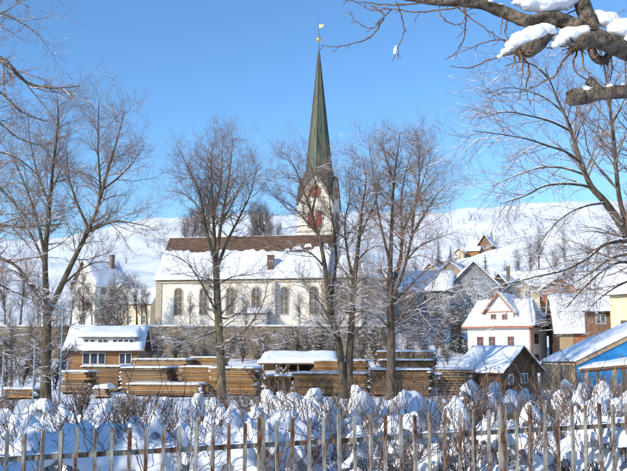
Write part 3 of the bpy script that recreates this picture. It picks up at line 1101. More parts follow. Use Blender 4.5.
def church():
    rz = R(-9)
    c0 = at(327, 325, 119)                       # near right corner of the nave
    Ln, Dn = 24.6, 12.0
    Hn = at(327, 276, 119).z - 5.0
    rise = 6.4
    cx, cy = Ln / 2, -Dn / 2
    loc = (c0.x - (cx * math.cos(rz) - cy * math.sin(rz)), 119 - (cx * math.sin(rz) + cy * math.cos(rz)))
    root = thing('church', 'cream church with arched windows, snowy roof and tall green needle spire', 'church', (loc[0], loc[1], 5.0), rz)
    MB().prism_x([(-Dn / 2, -2), (Dn / 2, -2), (Dn / 2, Hn), (0, Hn + rise), (-Dn / 2, Hn)], -Ln / 2, Ln / 2).build('nave_wall', 'plaster', root)
    ov = .45
    s = rise / (Dn / 2)
    e = Hn - s * ov + .2
    X = Ln / 2 + .2
    rt = Hn + rise + .2
    q1 = [(-X, -Dn / 2 - ov, e), (X, -Dn / 2 - ov, e), (X, 0, rt), (-X, 0, rt)]
    q2 = [(X, Dn / 2 + ov, e), (-X, Dn / 2 + ov, e), (-X, 0, rt), (X, 0, rt)]
    mb = MB()
    mb.slab(q1, .2)
    mb.slab(q2, .2)
    roof = mb.build('roof', 'tile_brown', root)
    # snow: the upper band of tiles is bare, with a ragged edge
    nu, nv = 90, 20
    vs, fs = [], []
    a, b, c, d = [Vector(p) for p in q1]
    nrm = (c - a).cross(d - b).normalized()
    if nrm.z < 0:
        nrm = -nrm
    for top in (1, 0):
        for j in range(nv + 1):
            for i in range(nu + 1):
                u = i / nu
                vm = .655 + .07 * noise.noise(Vector((u * 7, 1, 0))) + .06 * noise.noise(Vector((u * 31, 5, 0))) - .07 * sm(.55, .8, u) + .10 * sm(.78, 1, u) * (1 + noise.noise(Vector((u * 14, 9, 0))))
                v = j / nv * vm
                p = a.lerp(b, u).lerp(d.lerp(c, u), v)
                k = noise.noise(Vector((u * 22, v * 9, 3)))
                edge = .3 if (j in (0, nv) or i in (0, nu)) else 1
                p = p + nrm * ((.26 * edge * (1 + .3 * k)) if top else .006)
                if j == 0:
                    p = p + (a - d).normalized() * (.07 + .05 * k)
                vs.append(p)
    W = nu + 1
    n = W * (nv + 1)
    for j in range(nv):
        for i in range(nu):
            q = j * W + i
            fs += [(q, q + 1, q + W + 1, q + W), (n + q + W, n + q + W + 1, n + q + 1, n + q)]
    for i in range(nu):
        q = nv * W + i
        fs += [(i + 1, i, n + i, n + i + 1), (q, q + 1, n + q + 1, n + q)]
    for j in range(nv):
        q = j * W
        fs += [(q, q + W, n + q + W, n + q), (q + nu + W, q + nu, n + q + nu, n + q + nu + W)]
    MB().add(vs, fs).build('roof_snow', 'snow', roof, smooth=True)
    snow_sheet(q2, .25, 8, 30, 8).build('roof_snow', 'snow', roof, smooth=True)
    # clinging snow patches on the bare band at the tower end
    for u, v, w_, h_ in ((.80, .68, 1.6, .9), (.86, .74, 1.2, .8), (.92, .66, 1.5, 1.1), (.965, .72, .9, 1.3), (.74, .64, 1.0, .5)):
        p = a.lerp(b, u).lerp(d.lerp(c, u), v)
        up = (d - a).normalized()
        rt_ = (b - a).normalized()
        qq = [p - rt_ * w_ / 2 - up * h_ / 2, p + rt_ * w_ / 2 - up * h_ / 2 * .8, p + rt_ * w_ * .3 + up * h_ / 2, p - rt_ * w_ * .4 + up * h_ * .4]
        snow_sheet(qq, .2, u * 9, 8, 6, .2, round_=.05).build('roof_snow', 'snow', roof, smooth=True)
    # cornice, corner strips, plinth
    MB().box(-Ln / 2 - .1, Ln / 2 + .1, -Dn / 2 - .22, -Dn / 2 - .003, Hn - .75, Hn - .5).build('cornice', 'sandstone', root)
    for sx in (-1, 1):
        x = sx * (Ln / 2 - .4)
        MB().box(x - .43, x + .43, -Dn / 2 - .12, -Dn / 2 - .002, -1, Hn - .75).build('corner_strip', 'sandstone', root)
    x = (275 - 241) / 172 * Ln
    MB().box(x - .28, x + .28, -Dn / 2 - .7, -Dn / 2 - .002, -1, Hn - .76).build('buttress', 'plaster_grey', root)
    MB().box(-Ln / 2 - .06, Ln / 2 + .06, -Dn / 2 - .10, -Dn / 2 - .003, -1, .5).build('plinth', 'sandstone', root)
    for px in (178, 204, 231, 257, 285, 314):
        x = (px - 241) / 172 * Ln
        arch_window(root, (x, -Dn / 2, 2.0), 1.05, 3.7, 'glass_church', 'sandstone')
    # porch lean-to
    x0, x1 = (240 - 241) / 172 * Ln, (270 - 241) / 172 * Ln
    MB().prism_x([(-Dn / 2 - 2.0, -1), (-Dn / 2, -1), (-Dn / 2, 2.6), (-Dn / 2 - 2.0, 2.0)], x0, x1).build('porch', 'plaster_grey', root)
    pq = [(x0 - .2, -Dn / 2 - 2.3, 2.02), (x1 + .2, -Dn / 2 - 2.3, 2.02), (x1 + .2, -Dn / 2 - .02, 2.75), (x0 - .2, -Dn / 2 - .02, 2.75)]
    pr = MB().slab(pq, .1).build('porch_roof', 'tile_dark', root)
    snow_sheet(pq, .25, 4).build('roof_snow', 'snow', pr, smooth=True)
    # chimney by the eaves
    xc = (270 - 241) / 172 * Ln
    yc = -Dn / 2 + .9
    MB().box(xc - .42, xc + .42, yc - .42, yc + .42, Hn - .2, Hn + 3.0).box(xc - .5, xc + .5, yc - .5, yc + .5, Hn + 3.0, Hn + 3.15).build('chimney', 'tile_brown', root)
    # choir with a polygonal end
    cw, cl, ch = 9.0, 7.2, Hn - .15
    ap = [(Ln / 2 + .01, -cw / 2), (Ln / 2 + cl - 2.6, -cw / 2), (Ln / 2 + cl, -cw / 2 + 2.6), (Ln / 2 + cl, cw / 2 - 2.6), (Ln / 2 + cl - 2.6, cw / 2), (Ln / 2 + .01, cw / 2)]
    m = len(ap)
    mb = MB()
    mb.add([(x, y, -2) for x, y in ap] + [(x, y, ch) for x, y in ap],
           [tuple(reversed(range(m))), tuple(range(m, 2 * m))] + [(i, (i + 1) % m, (i + 1) % m + m, i + m) for i in range(m)])
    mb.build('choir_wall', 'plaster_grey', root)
    cc = Vector((Ln / 2 + cl / 2, 0, 0))
    ea = [Vector((x + (.4 if x > Ln / 2 + 1 else 0), y * 1.09, ch)) for x, y in ap]
    top0, top1 = Vector((Ln / 2 + .01, 0, ch + 4.2)), Vector((Ln / 2 + cl - 3.6, 0, ch + 4.2))
    cq = [[ea[0], ea[1], top1, top0], [ea[1], ea[2], top1, top1], [ea[2], ea[3], top1, top1], [ea[3], ea[4], top1, top1], [ea[4], ea[5], top0, top1]]
    mb = MB()
    for q in cq:
        mb.add(q[:3] + ([q[3]] if q[3] != q[2] else []), [(0, 1, 2, 3) if q[3] != q[2] else (0, 1, 2)])
    mb.add(ea, [tuple(reversed(range(6)))])
    cr = mb.build('choir_roof', 'tile_brown', root)
    for k, q in enumerate(cq):
        snow_sheet(q, .24, 20 + k, 10, 8, .04).build('roof_snow', 'snow', cr, smooth=True)
    arch_window(root, (Ln / 2 + 2.2, -cw / 2, 2.0), 1.0, 3.7, 'glass_church', 'sandstone')
    # tower
    tc = at(319, 230, 131)
    t = Vector((tc.x - loc[0], tc.y - loc[1]))
    tl = Vector((t.x * math.cos(-rz) - t.y * math.sin(-rz), t.x * math.sin(-rz) + t.y * math.cos(-rz)))
    trz = R(-13) - rz
    tw = 5.5
    h = tw / 2
    zE = at(313, 203, 128).z - 5.0               # eaves between the gables
    zA = at(313, 174.5, 128).z - 5.0             # gable apex
    zR = at(318, 160, 131).z - 5.0
    zT = at(318, 47, 131).z - 5.0
    tower = MB().box(-h, h, -h, h, -2, zE).build('tower', 'plaster', root, (tl.x, tl.y, 0), trz)
    base = (tl.x, tl.y, 0)
    for k in range(4):
        a_ = k * math.pi / 2
        gp = [(-h + .02, zE), (h - .02, zE), (h * .60, zE + .52 * (zA - zE)), (h * .30, zE + .80 * (zA - zE)), (0, zA), (-h * .30, zE + .80 * (zA - zE)), (-h * .60, zE + .52 * (zA - zE))]
        g = MB().prism_y(gp, -h, -h + .5)
        g.build('gable', 'plaster', root, base, trz + a_)
        v = MB()
        for sx in (-1, 1):
            vp = [(sx * (h + .1), zE - .15), (sx * h * .62, zE + .55 * (zA - zE)), (sx * h * .32, zE + .84 * (zA - zE)), (0, zA + .1)]
            for (xa, za), (xb, zb_) in zip(vp, vp[1:]):
                v.bar((xa, -h - .02, za), (xb, -h - .02, zb_), .3, .16)
        v.build('gable_verge', 'copper_brown', root, base, trz + a_)
    mb = MB()
    n = 8
    rr = 1.95
    ov = h + .08
    r0 = []
    for k in range(8):
        a_ = -math.pi / 2 + k * math.pi / 4
        if k % 2 == 0:
            p = (math.cos(a_) * ov, math.sin(a_) * ov, zA + .1)
        else:
            p = (math.cos(a_) * ov * 1.414, math.sin(a_) * ov * 1.414, zE - .15)
        r0.append(p)
    rings = [r0]
    for f, zf in ((1.22, .22), (1.07, .55), (1.0, 1.0)):
        zr = zA - .25 + (zR - .2 - zA) * zf
        rings.append([(math.cos(-math.pi / 2 + k * math.pi / 4) * rr * f, math.sin(-math.pi / 2 + k * math.pi / 4) * rr * f, zr) for k in range(8)])
    zr0 = rings[-1][0][2]
    for f in (.72, .45, .22, .055):
        rings.append([(math.cos(-math.pi / 2 + k * math.pi / 4) * rr * f, math.sin(-math.pi / 2 + k * math.pi / 4) * rr * f, zr0 + (zT - zr0) * (1 - f)) for k in range(8)])
    vs = [p for r_ in rings for p in r_]
    fs = []
    for j in range(len(rings) - 1):
        for k in range(8):
            k2 = (k + 1) % 8
            fs.append((j * 8 + k, j * 8 + k2, (j + 1) * 8 + k2, (j + 1) * 8 + k))
    fs.append(tuple(range((len(rings) - 1) * 8, len(rings) * 8)))
    mb.add(vs, fs)
    spire = mb.build('spire', 'copper', root, base, trz)
    ribs = MB()
    for k in range(8):
        for j in range(1, len(rings) - 1):
            ribs.bar(rings[j][k], rings[j + 1][k], .12)
    ribs.build('ridge_seam', 'copper_brown', spire)
    zb = at(319, 39.5, 131).z - 5.0
    zv = at(319, 23, 131).z - 5.0
    MB().lathe([(.16, zT - 2.6), (.09, zT - .5), (.06, zT + .2), (.05, zb), (.04, zv), (.01, zv + .1)], 8).build('finial_rod', 'copper_brown', spire)
    MB().lathe([(.02, zb - .42)] + [(.42 * math.sin(a), zb - .42 * math.cos(a)) for a in (.5, .9, 1.3, 1.7, 2.1, 2.5)] + [(.02, zb + .42)], 12).build('finial_ball', 'gold', spire, smooth=True)
    zf = at(319, 26.5, 131).z - 5.0
    v = MB().prism_y([(.05, zf - .3), (.62, zf - .18), (.80, zf + .32), (.42, zf + .22), (.05, zf + .36)], -.03, .03)
    v.build('weathervane', 'gold', spire)
    # clock faces and belfry windows on the four sides
    zc = at(312.8, 191, 128).z - 5.0
    zl = at(312, 228, 128).z - 5.0
    for k in range(4):
        a_ = trz + k * math.pi / 2
        ca, sa = math.cos(a_), math.sin(a_)

        def on(u, v, out):
            return (tl.x + u * ca - (-h - out) * sa, tl.y + u * sa + (-h - out) * ca, v)
        dial = MB()
        vs = [(math.cos(i * math.pi / 16) * .95, y, math.sin(i * math.pi / 16) * .95) for y in (-.07, .0) for i in range(32)]
        dial.add(vs, [tuple(range(32)), tuple(reversed(range(32, 64)))] + [((i + 1) % 32, i, i + 32, (i + 1) % 32 + 32) for i in range(32)])
        cf = dial.build('clock_face', 'red_paint', root, on(0, zc, .003), a_)
        rg = MB()
        for i in range(12):
            an = i * math.pi / 6
            rg.bar((math.cos(an) * .72, -.10, math.sin(an) * .72), (math.cos(an) * 1.05, -.10, math.sin(an) * 1.05), .15, .05)
        tag(rg.build('hour_mark', 'gold', cf), kind='stuff')
        hd = MB()
        for an, l_, w_ in ((R(118), .92, .13), (R(58), .62, .16)):
            hd.bar((-math.cos(an) * .15, -.14, -math.sin(an) * .15), (math.cos(an) * l_, -.14, math.sin(an) * l_), w_, .04)
        hd.build('clock_hand', 'gold', cf)
        for sx in (-.62, .62):
            o = arch_window(root, on(sx, zl, .002), 1.0, 2.75, 'red_paint', 'frame_white', a_, False, 'belfry_window', 'red_paint')
            lv = MB()
            for q in range(9):
                z = .2 + q * .26
                lv.bar((-.47, -.05, z), (.47, -.05, z), .05, .12)
            lv.build('louvre', 'red_paint', o)
        MB().box(-.25, .25, -.05, -.003, -.15, .15).build('string_course', 'sandstone', root, on(0, zE - .4, 0), a_) if False else None
    MB().box(-h - .1, h + .1, -h - .1, h + .1, zl - .55, zl - .3).build('string_course', 'sandstone', root, base, trz)
    return root


church()

# retaining wall of the churchyard
def retaining_wall():
    x0, x1, y = at(-40, 330, 112.5).x, 9.5, 112.5
    root = thing('retaining_wall', 'rough grey stone retaining wall with snowy coping below the church', 'wall', ((x0 + x1) / 2, y, .8))
    w = (x1 - x0) / 2
    n = 120
    vs, fs = [], []
    for j in range(13):
        for i in range(n + 1):
            x = -w + 2 * w * i / n
            z = -1 + 5.15 * j / 12
            vs.append((x, .07 * noise.noise(Vector((x * 1.1, z * 1.8, 0))) + .05 * noise.noise(Vector((x * 3, z * 4, 2))) - .1, z))
    for j in range(12):
        for i in range(n):
            q = j * (n + 1) + i
            fs.append((q, q + 1, q + n + 2, q + n + 1))
    m = MB()
    m.add(vs, fs)
    m.box(-w, w, .12, .5, -1, 4.14)
    m.build('wall', 'masonry', root)
    MB().box(-w - .05, w + .05, -.22, .55, 4.16, 4.3).build('coping', 'sandstone', root)
    snow_sheet([(-w, -.24, 4.3), (w, -.24, 4.3), (w, .55, 4.3), (-w, .55, 4.3)], .16, 3, 120, 5, .12).build('coping_snow', 'snow', root, smooth=True)


retaining_wall()

# ------------------------------------------------------------------ houses left of the church
# timber chalet with a long dormer
def chalet():
    Y = 88
    rz = R(5)
    xr = at(138, 345, Y).x
    xl = at(71, 345, Y).x
    hw, hd = (xr - xl) / math.cos(rz), 8.0
    base = -.9
    hh = at(143, 349, Y).z - base
    rise = at(120, 326.5, Y + 4).z - base - hh - .2
    cx, cy = hw / 2, -hd / 2
    loc = (xr - (cx * math.cos(rz) - cy * math.sin(rz)), Y - (cx * math.sin(rz) + cy * math.cos(rz)))
    wins = []
    for px in (88, 95.5, 103):
        wins.append(('front', (px - 104.5) / F * Y, hh - .95, .62, 1.05, 0, 0))
    for px in (123, 129):
        wins.append(('front', (px - 104.5) / F * Y, hh - .95, .5, 1.0, 0, 0))
    root = house('chalet', 'orange timber chalet with long window dormer under a thick snow roof', 'house', None, Y, rz, hw, hd, hh, rise,
                 wall='wood_orange', base=base, over=.6, windows=wins, loc=loc, snow=.3, seed=5)
    # dormer band
    x0, x1 = (83 - 104.5) / F * Y, (134 - 104.5) / F * Y
    z0, z1 = hh + .15, hh + 1.2
    yf = -hd / 2 + .35
    MB().box(x0, x1, yf, yf + 2.2, z0 - .2, z1).build('dormer', 'frame_white', root)
    dq = [(x0 - .4, yf - .35, z1 + .02), (x1 + .4, yf - .35, z1 + .02), (x1 + .4, 0.3, hh + rise + .12), (x0 - .4, .3, hh + rise + .12)]
    d = MB().slab(dq, .1).build('dormer_roof', 'wood_brown', root)
    snow_sheet(dq, .3, 31, 18, 6, .12, over=.1).build('roof_snow', 'snow', d, smooth=True)
    for px in (87, 93, 100.5, 105.5, 115, 120.5, 126, 131):
        window(root, 'front', (px - 104.5) / F * Y, z0 + .48, .42, .62, 0, -2 * yf, 'frame_white', 0, 0)
    return root


chalet()

house('gabled_house', 'tall cream gabled house behind the left tree, its right side in grey shade', 'house', 94, 148, R(-42), 7.0, 6.6, at(94, 284, 148).z - 6.6, 4.2, 'y',
      wall='plaster', base=6.6, over=.5, snow=.35, seed=9, windows=[
          ('front', -1.4, 3.0, .8, 1.2, 1, 0), ('front', 1.2, 3.0, .8, 1.2, 1, 0), ('front', -1.4, 5.8, .8, 1.2, 1, 0), ('front', 1.2, 5.8, .8, 1.2, 1, 0), ('front', 0, 8.0, .8, 1.0, 1, 0),
          ('right', -1.6, 3.0, .9, 1.2, 1, 0), ('right', 1.2, 3.0, .9, 1.2, 1, 0), ('right', -1.6, 5.6, .9, 1.2, 1, 0), ('right', 1.2, 5.6, .9, 1.2, 1, 0)],
      chimneys=[(1.2, 1.5, 11.0, .7, 1.2)], roof_m='tile_dark')
house('parish_house', 'small cream house with snowy roof tucked against the left end of the church', 'house', 150, 136, R(-20), 5.0, 6.5, at(150, 303, 136).z - 5.3, 2.6, 'x',
      wall='plaster_yellow', base=5.3, over=.4, snow=.3, seed=14, roof_m='tile_brown', windows=[
          ('front', -1.3, 1.6, .7, 1.1, 1, 1), ('front', 1.2, 1.6, .7, 1.1, 1, 1), ('right', -.5, 1.6, .7, 1.1, 1, 1)])
house('gabled_house', 'cream gabled house with brown tiled roof between the shaded gable and the church', 'house', 136, 150, R(8), 4.6, 7.0, at(136, 298, 150).z - 6.8, 2.5, 'y',
      wall='plaster', base=6.8, over=.45, snow=.2, seed=16, roof_m='tile_brown', windows=[
          ('front', -1.1, 2.0, .8, 1.2, 1, 1), ('front', 1.1, 2.0, .8, 1.2, 1, 1)])


# ------------------------------------------------------------------ red-trimmed house at the right
def trim_house():
    Y, rz = 108, R(-33)
    base = .2
    c = at(531, 340, Y)
    hw, hd = 8.4, 6.2
    hh = at(526, 325.5, Y).z - base
    loc = (c.x - (hw / 2 * math.cos(rz) + hd / 2 * math.sin(rz)), Y - (hw / 2 * math.sin(rz) - hd / 2 * math.cos(rz)))
    root = thing('trim_house', 'white house with red-edged front gable and hipped snow roof behind the shed', 'house', (loc[0], loc[1], base), rz)
    MB().box(-hw / 2, hw / 2, -hd / 2, hd / 2, -1.2, hh).build('wall', 'plaster_white', root)
    rise = 3.6
    o = .55
    e = hh - .05
    A, B = (-hw / 2 - o, -hd / 2 - o, e), (hw / 2 + o, -hd / 2 - o, e)
    C, D = (hw / 2 + o, hd / 2 + o, e), (-hw / 2 - o, hd / 2 + o, e)
    T0, T1 = (-hw / 2 + .6, 0, hh + rise), (hw / 2 - 1.0, 0, hh + rise)
    quads = [[A, B, T1, T0], [C, D, T0, T1], [B, C, T1, T1], [D, A, T0, T0]]
    mb = MB()
    for q in quads:
        pts = q[:3] + ([q[3]] if q[3] != q[2] else [])
        mb.add(pts, [tuple(range(len(pts)))])
    mb.add([A, B, C, D], [(3, 2, 1, 0)])
    ro = mb.build('roof', 'tile_dark', root)
    for k, q in enumerate(quads):
        snow_sheet(q, .26, 40 + k, 14, 10, .05).build('roof_snow', 'snow', ro, smooth=True)
    # red eaves board
    m = MB()
    m.bar((A[0], A[1] - .03, e - .1), (B[0], B[1] - .03, e - .1), .1, .2)
    m.build('eaves_board', 'trim_red', root)
    MB().bar((B[0] + .03, B[1], e - .1), (C[0] + .03, C[1], e - .1), .1, .2).build('eaves_board', 'wood_dark', root)
    # cross gable
    gx, gw, gh, gr = .15, 3.7, 1.85, 2.25
    yf = -hd / 2 - .05
    MB().prism_y([(gx - gw / 2, hh - .02), (gx + gw / 2, hh - .02), (gx + gw / 2, hh + gh), (gx, hh + gh + gr), (gx - gw / 2, hh + gh)], yf, 1.5).build('cross_gable', 'plaster_white', root)
    s = gr / (gw / 2)
    oo = .35
    z0, zt = hh + gh - s * oo + .16, hh + gh + gr + .16
    g1 = [(gx + gw / 2 + oo, yf - .4, z0), (gx + gw / 2 + oo, 2.6, z0), (gx, 2.6, zt), (gx, yf - .4, zt)]
    g2 = [(gx - gw / 2 - oo, 2.6, z0), (gx - gw / 2 - oo, yf - .4, z0), (gx, yf - .4, zt), (gx, 2.6, zt)]
    gr_ = MB().slab(g1, .12).slab(g2, .12).build('gable_roof', 'tile_dark', root)
    for k, q in enumerate((g1, g2)):
        snow_sheet(q, .24, 60 + k, 10, 8, .05).build('roof_snow', 'snow', gr_, smooth=True)
    m = MB()
    for sx in (-1, 1):
        m.bar((gx + sx * (gw / 2 + oo), yf - .42, z0 - .06), (gx, yf - .42, zt - .06), .06, .22)
    m.bar((gx - gw / 2, yf - .05, hh + gh - .05), (gx + gw / 2, yf - .05, hh + gh - .05), .08, .14)
    m.build('verge_board', 'trim_red', root)
    for u in (-.75, .75):
        window(root, 'front', gx + u, hh + .98, .62, 1.0, hw, hd + .1, 'trim_red', 1, 1)
    for u in (-2.5, -.9, 1.6):
        window(root, 'front', u, hh - 1.9, .75, 1.05, hw, hd, 'trim_red', 1, 1)
    for u in (-2.5, -.9, 1.6):
        window(root, 'front', u, hh - 4.3, .75, 1.05, hw, hd, 'trim_red', 1, 1)
    for v in (hh - 1.6, hh - 4.2):
        for u in (-1.55, -.75):
            window(root, 'right', u, v, .62, 1.15, hw, hd, 'frame_brown', 0, 1)
    # corner boards
    MB().box(hw / 2 - .2, hw / 2 + .03, -hd / 2 - .03, -hd / 2 + .2, -1, hh - .1).build('corner_board', 'trim_red', root)
    return root


trim_house()

bn = house('barn', 'large dark-gabled barn with broad snow roof between the red-trimmed house and yellow building', 'barn', 559, 104, R(-8.5), 10.0, 10.0, at(560, 331, 104).z - .2, 4.6, 'x',
      wall='wood_red', base=.2, over=.55, snow=.4, seed=70, corner='fl', roof_m='wood_dark', windows=[('front', 1.5, 2.6, .8, .9, 1, 0)])
bh = at(560, 331, 104).z - .2
MB().prism_x([(-5, -.8), (5, -.8), (5, bh - .1), (0, bh + 4.4), (-5, bh - .1)], -5.06, -5.003).build('gable_boarding', 'wood_dark', bn)
MB().box(-5.0, -3.4, -5.06, -5.003, -.8, bh - .2).build('board_cladding', 'wood_tan', bn)
house('yellow_building', 'yellow plastered building at the right edge with small wooden balcony roof', 'house', 611, 92, R(-38), 8, 8, at(611, 292, 92).z + .4, 3.2, 'x',
      wall='plaster_yellow', base=-.4, over=.6, snow=.35, seed=74, corner='fl', roof_m='wood_brown', frame='frame_brown', windows=[
          ('front', -2.4, 4.8, .9, 1.2, 1, 1), ('front', -.4, 4.8, .9, 1.2, 1, 1), ('front', -2.4, 2.2, .9, 1.2, 1, 1), ('left', 1.0, 4.0, .9, 1.2, 1, 1)])

# small pent roof on the yellow building's left side
def balcony_hut():
    Y = 93
    a = at(590, 322, Y)
    root = thing('wood_annex', 'small brown wooden annex with snowy pent roof beside the yellow building', 'annex', (a.x + 1.0, Y + .2, 0), R(-12))
    z0 = gz(a.x + 1, Y)
    zt = at(600, 310, Y).z
    MB().box(-1.2, 1.6, -.2, 2.4, z0 - .5, zt).build('wall', 'wood_brown', root)
    q = [(-1.7, -1.0, zt - .15), (2.0, -1.0, zt - .15), (2.0, 2.4, zt + .9), (-1.7, 2.4, zt + .9)]
    roof_faces(root, [q], .12, .3, 'wood_dark', 77)
    window(root, 'front', .2, zt - 1.0, .9, .9, 2.8, .4, 'frame_white', 1, 0)


balcony_hut()

# snow-roofed lean-to with blue tarpaulin
def tarp_shelter():
    e = at(575.5, 362, 64)
    b = gz(e.x, 64) - .05
    root = thing('tarp_shelter', 'open timber shelter with sloping snow roof and blue tarpaulin hung below', 'shelter', (e.x, 64, b))
    o = Vector((e.x, 64, b))
    nl, fl = at(575.5, 361.5, 64) - o, at(541, 361.5, 73) - o
    nr, fr = at(672, 314, 62.6) - o, at(655, 313, 72) - o
    roof_faces(root, [[fl, nl, nr, fr]], .14, .30, 'wood_brown', 81)
    # far slope beyond the ridge
    nr2, fr2 = nr + Vector((4.5, -.5, -2.3)), fr + Vector((4.5, -.5, -2.3))
    roof_faces(root, [[nr2, fr2, fr, nr]], .14, .30, 'wood_brown', 83)
    MB().bar(nl + Vector((0, -.06, -.20)), nr + Vector((0, -.06, -.20)), .06, .24).build('verge_board', 'wood_tan', root)
    for p in (nl, fl, nr, fr, nl.lerp(nr, .5)):
        q = p + Vector((.12, .15, 0)) if p in (nl, fl) else p + Vector((-.1, .15, 0))
        MB().box(q.x - .1, q.x + .1, q.y - .1, q.y + .1, -.3, p.z - .16).build('post', 'wood_brown', root)
    n = 20
    for i in range(n):                            # boarded left side under the eave
        a0, a1 = fl.lerp(nl, (i + .02) / n), fl.lerp(nl, (i + .96) / n)
        d = Vector((.14, 0, 0))
        top = nl.z - .24 - .03 * (i % 3)
        MB().add([a0 + d - Vector((0, 0, a0.z + .3)), a1 + d - Vector((0, 0, a1.z + .3)), Vector((a1.x + .14, a1.y, top)), Vector((a0.x + .14, a0.y, top)),
                  a0 + d * 1.4 - Vector((0, 0, a0.z + .3)), a1 + d * 1.4 - Vector((0, 0, a1.z + .3)), Vector((a1.x + .196, a1.y, top)), Vector((a0.x + .196, a0.y, top))],
                 [(0, 1, 2, 3), (7, 6, 5, 4), (0, 4, 5, 1), (1, 5, 6, 2), (2, 6, 7, 3), (3, 7, 4, 0)]).build('plank', 'wood_tan', root)
    nu, nv = 50, 16
    vs, fs = [], []
    for j in range(nv + 1):
        for i in range(nu + 1):
            u, v = i / nu, j / nv
            t = nl.lerp(nr, .01 + u * .97) + Vector((0, .02, -.34))
            bot = .75 + .3 * noise.noise(Vector((u * 7, 0, 0)))
            z = t.z + (min(bot, t.z - .3) - t.z) * v
            y = t.y + .16 * noise.noise(Vector((t.x * 1.6 + z * .9, z * .7, 1))) * (.15 + v) + .05 * math.sin(t.x * 5 + z * 2) * (.3 + v)
            vs.append((t.x, y, z))
    for j in range(nv):
        for i in range(nu):
            k = j * (nu + 1) + i
            fs.append((k, k + 1, k + nu + 2, k + nu + 1))
    MB().add(vs, fs).build('tarpaulin', 'tarp', root, smooth=True)
    return root


tarp_shelter()


def canopy():
    e = at(579.5, 368, 58)
    b = gz(e.x, 58) - .05
    o = Vector((e.x, 58, b))
    root = thing('canopy', 'low open canopy with thick snow roof on wooden posts at the right edge', 'canopy', tuple(o))
    fl_, fr_ = at(579.5, 369, 58) - o, at(680, 360, 57) - o
    bl_, br_ = at(589, 366, 61.2) - o, at(680, 349, 62) - o
    roof_faces(root, [[fl_, fr_, br_, bl_]], .14, .2, 'wood_brown', 85)
    for f in (.08, .36, .68):
        p = fl_.lerp(fr_, f) + Vector((0, .25, 0))
        MB().box(p.x - .1, p.x + .1, p.y - .1, p.y + .1, -.3, p.z - .05).build('post', 'wood_tan', root)
        p = bl_.lerp(br_, f) + Vector((0, -.3, 0))
        MB().box(p.x - .1, p.x + .1, p.y - .1, p.y + .1, -.3, p.z - .2).build('post', 'wood_tan', root)
    MB().bar(fl_ + Vector((.1, .25, -.2)), fr_ + Vector((0, .25, -.2)), .12, .14).build('beam', 'wood_brown', root)


canopy()


def shed():
    Y = 60
    c = at(498, 371, Y)                          # near corner
    rz = R(-46)
    hw, hd = 3.5, 4.6
    b = gz(c.x + 1, Y + 1)
    hh = at(498, 371, Y).z - b
    rise = 1.55
    return house('shed', 'small dark wooden shed with snowy saddle roof in front of the red-trimmed house', 'shed', 500, Y, rz, hw, hd, hh, rise, 'x',
                 wall='wood_shed', base=b, over=.42, snow=.16, seed=88, roof_m='wood_dark', windows=[('right', .5, 1.15, .8, .6, 1, 0), ('right', -1.2, 1.1, .5, .6, 0, 0)])


shed()

# ------------------------------------------------------------------ houses up the slope behind
HILL = 'houses on the slope behind the timber yard'
W2 = [('front', u, v, .95, 1.35, 1, 1) for v in (1.8, 4.6) for u in (-3.2, -1.1, 1.1, 3.2)]
W2r = [('right', u, v, .95, 1.35, 1, 1) for v in (1.8, 4.6) for u in (-1.8, 1.4)]
house('village_house', 'wide shade-toned house in blue shade with two rows of windows right of the tallest tree', 'house', 450, 140, R(-14), 9.5, 8, 6.3, 3.2, 'x',
      wall='plaster_shaded', over=.6, snow=.35, seed=101, windows=W2 + W2r, roof_m='tile_dark', group=HILL)
house('village_house', 'shade-toned gabled house in blue shade just left of the red-trimmed house', 'house', 500, 142, R(-10), 8.0, 9, 6.6, 4.0, 'y',
      wall='plaster_shaded', over=.5, snow=.35, seed=103, windows=[('front', u, v, .9, 1.3, 1, 1) for v in (2.0, 4.7) for u in (-2.7, -.9, .9, 2.7)] + [('front', 0, 7.6, .9, 1.1, 1, 1)], roof_m='tile_dark', group=HILL)
house('village_house', 'tan gabled house with brown verge peeking above the red-trimmed house', 'house', 541, 160, R(-12), 7.5, 8, at(541, 297, 160).z - gz(at(541, 300, 160).x, 164), 3.3, 'y',
      wall='plaster_yellow', over=.5, snow=.25, seed=105, windows=[('front', u, 4.0, .9, 1.2, 1, 1) for u in (-1.6, 1.6)] + [('front', 0, 6.3, .9, 1.0, 1, 0)], chimneys=[(-1.8, -1, 8.2, .7, 1.3)], roof_m='wood_brown', group=HILL)
house('village_house', 'dark brown steep-roofed hut above the blue-shaded gable', 'house', 513, 185, R(-35), 5.6, 6, 3.2, 3.2, 'y',
      wall='wood_dark', over=.6, snow=.2, seed=107, group=HILL, roof_m='wood_dark')
house('village_house', 'orange-brown farmhouse with long snow roof on the slope at right', 'house', 560, 190, R(-25), 13, 9, 3.6, 3.4, 'x',
      wall='wood_orange', over=.7, snow=.4, seed=109, windows=[('front', u, 2.0, .9, 1.1, 1, 1) for u in (-4.5, -2.4, 0, 2.4)], group=HILL)
house('village_house', 'reddish wooden gable with snow roof half hidden by drooping right boughs', 'house', 584, 172, R(-10), 9, 9, 3.2, 3.0, 'y',
      wall='wood_red', over=.7, snow=.35, seed=111, group=HILL)
house('village_house', 'pale house with wide snow roof behind the yellow building', 'house', 640, 165, R(-20), 11, 8, 5.0, 3.2, 'x',
      wall='plaster_white', over=.6, snow=.4, seed=113, windows=[('front', u, 2.6, .9, 1.2, 1, 1) for u in (-3.6, -1.2, 1.2)], group=HILL)
